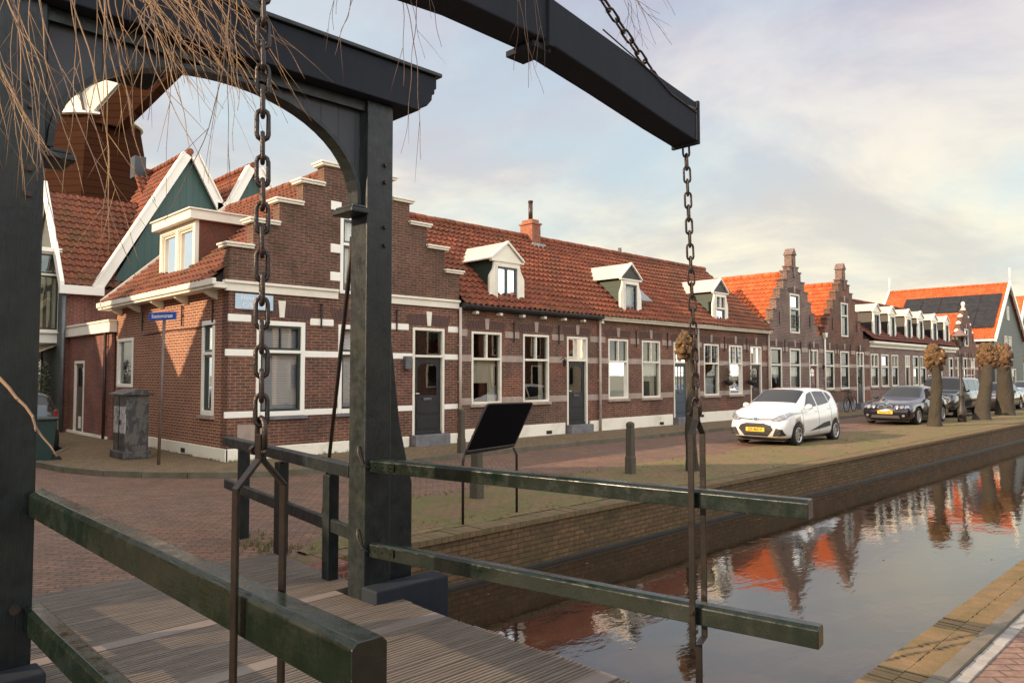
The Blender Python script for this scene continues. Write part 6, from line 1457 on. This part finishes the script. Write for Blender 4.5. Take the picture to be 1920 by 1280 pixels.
tag(gr_.build('grass', M('verge_grass', (.10, .11, .03), .8, (.16, .13, .05), 4)), 'sparse short grass and weeds growing in the mossy verge and along wall feet', 'grass', kind='stuff')
lf = MB()
for k in range(420):
    x, y = random.uniform(1.2, 16), random.uniform(7.1, 12.5); a = random.uniform(0, 6.3); s_ = random.uniform(.008, .022); z = .004 if not 6.9 < y < 9.3 else .035
    lf.add([(x + s_*cos(a), y + s_*sin(a), z), (x - s_*sin(a)*.5, y + s_*cos(a)*.5, z + .004), (x - s_*cos(a), y - s_*sin(a), z), (x + s_*sin(a)*.5, y - s_*cos(a)*.5, z + .002)], [(0, 1, 2, 3)])
tag(lf.build('litter', M('dry_litter', (.4, .33, .22), .9, (.2, .14, .08), 3)), 'scattered dry leaf litter on the clinker road and verge', 'litter', kind='stuff')

dg_ = thing('drain_grate', 'small iron drain grate in the gutter beside the kerb of the corner pavement', 'drain', (9.6, 12.45, 0))
mb = MB(); mb.box(9.4, 9.8, 12.33, 12.35, -.01, .012); mb.box(9.4, 9.8, 12.54, 12.56, -.01, .012)
for k in range(9): mb.box(9.4 + k*.0475, 9.42 + k*.0475, 12.35, 12.54, -.01, .010)
mb.build('grate', MT['iron'], dg_)
fl = MB()
for k in range(160):
    x, y = random.uniform(3.8, 40), random.choice((random.uniform(1.85, 2.3), random.uniform(6.1, 6.6), random.uniform(2, 6.5))); a = random.uniform(0, 6.3); s_ = random.uniform(.012, .035)
    fl.add([(x + s_*cos(a + q), y + s_*.6*sin(a + q), -.596) for q in (0, 1.2, 2.5, 3.6, 5)], [(0, 1, 2, 3, 4)])
tag(fl.build('floating_leaves', M('floating_leaf', (.22, .15, .07), .6, (.1, .09, .03), 3)), 'small dead leaves floating on the canal water', 'leaves', kind='stuff')
# ================================================= bare willow hanging over the near bank
MT['twig'] = M('tan_willow_twig', (.36, .22, .095), .6, (.13, .08, .05), 8)
MT['twig_dark'] = M('dark_twig', (.09, .055, .05), .6, (.16, .10, .06), 8)  # darker copy of the twigs, backlight against the sky put into the colour
wl_ = thing('willow_tree', 'bare weeping willow whose tan twigs hang down in front of the bridge portal', 'tree', (-1.7, .9, -.02))
mb = MB(); mb.tube([(-1.7, .9, -.1), (-1.65, .95, 1.4), (-1.5, 1.1, 2.8), (-1.2, 1.3, 4.2)], [.32, .26, .22, .17], 14); mb.build('trunk', MT['bark'], wl_)
limbs = [[(-1.2, 1.3, 4.1), (-.5, 1.9, 4.6), (.3, 2.4, 4.75), (1.0, 2.9, 4.6)], [(-1.2, 1.3, 4.1), (.2, 1.2, 4.9), (1.8, 1.6, 5.0), (3.2, 2.3, 4.9)], [(-1.25, 1.25, 3.9), (-1.0, 2.2, 4.6), (-.4, 3.4, 5.0), (.4, 4.4, 5.2)]]
for l_ in limbs: mb = MB(); mb.tube(l_, [.13, .09, .06, .03], 9); mb.build('limb', MT['bark'], wl_)
CA, SA = cos(radians(45.6)), sin(radians(45.6))
def wp(px, py, d):      # a point d metres ahead of the photographer, given as a direction
    x = (px - 960)/1400; z = (702 - py)/1400
    return Vector((d*(CA + x*SA), d*(SA - x*CA), 1.85 + d*z))
rt = random.Random(11)
def twig(a, b, r0=.0035, bend=.12, n=14, mbt=None, side=0):
    a, b = Vector(a), Vector(b); L_ = (b - a).length; o1 = Vector((rt.uniform(-1, 1), rt.uniform(-1, 1), rt.uniform(-.3, .3)))*bend*L_; pts = []; ph = rt.uniform(0, 9)
    for i in range(n + 1):
        t_ = i/n; p = a.lerp(b, t_) + o1*(4*t_*(1 - t_))*.5; k = .004*sin(t_*9 + ph) + .0022*sin(t_*23 + ph*2); p = p + Vector((k, -k*.6, k*.3)); pts.append(p)
    mbt.tube(pts, [r0*(1 - .75*i/n) + .0004 for i in range(n + 1)], 5)
    for i in range(2, n - 1):
        if rt.random() < .6:
            d = (pts[i] - pts[i-1]).normalized(); e = d.orthogonal().normalized(); s_ = rt.uniform(.006, .012)
            mbt.tube([pts[i], pts[i] + d*s_ + e*s_*.4], [r0*.7, r0*.25], 4)
    for _ in range(side):
        i = rt.randint(n//3, n - 3); q = pts[i]; d = (pts[i+1] - pts[i]).normalized(); e = Vector((rt.uniform(-1, 1), rt.uniform(-1, 1), rt.uniform(-.2, .5))).normalized(); l2 = L_*rt.uniform(.12, .3)
        mm = [q + d*l2*s_ + e*l2*s_*.55 - Vector((0, 0, .1*l2*s_*s_)) for s_ in (0, .3, .6, 1)]; mbt.tube(mm, [r0*.6, r0*.5, r0*.4, r0*.2], 4)
def spray(count, x0r, x1r, y1r, dr, r=(.001, .0024), y0=(-260, -60), mt_='twig', side=1, bend=.12):
    for _ in range(count):
        mb = MB(); d = rt.uniform(*dr)
        x1 = rt.uniform(*x1r); xa = rt.uniform(*x0r)
        twig(wp(xa, rt.uniform(*y0), d*rt.uniform(.95, 1.05)), wp(x1, rt.uniform(*y1r), d), rt.uniform(*r), bend, 20, mb, side)
        mb.build('twig', MT[mt_ if rt.random() < .7 else 'twig_dark'], wl_)
spray(16, (-140, 40), (-10, 120), (200, 430), (1.9, 2.6), side=2)
spray(7, (-60, 200), (90, 270), (320, 520), (1.9, 2.6), side=2)
spray(5, (60, 200), (140, 300), (100, 420), (2.0, 2.8), side=1)
spray(14, (120, 330), (200, 430), (60, 380), (2.0, 2.8), side=2)
spray(34, (150, 380), (320, 530), (60, 215), (2.4, 3.1), (.0013, .0028), side=2, bend=.08)
spray(6, (300, 440), (470, 580), (120, 260), (2.5, 3.0), side=2)
spray(6, (360, 470), (280, 480), (200, 420), (2.2, 3.0), side=2)
spray(5, (560, 700), (590, 640), (10, 110), (2.2, 3.0), (.0012, .002), mt_='twig_dark')
spray(5, (700, 780), (740, 860), (60, 300), (2.6, 3.2), (.0013, .0022), mt_='twig_dark', side=1)
spray(5, (930, 1000), (950, 1030), (110, 170), (3.0, 3.5), (.0012, .002), mt_='twig_dark', side=1)
spray(9, (1060, 1200), (1130, 1280), (10, 90), (3.0, 3.5), (.0012, .002), mt_='twig_dark', side=2)
mb = MB(); twig(wp(-60, 640, 1.5), wp(116, 853, 1.45), .0046, .02, 12, mb, 0); mb.tube([(-1.5, 1.0, 2.0), wp(-200, 560, 1.55), wp(-60, 640, 1.5)], [.009, .006, .0046], 6); mb.build('twig', MT['twig'], wl_)
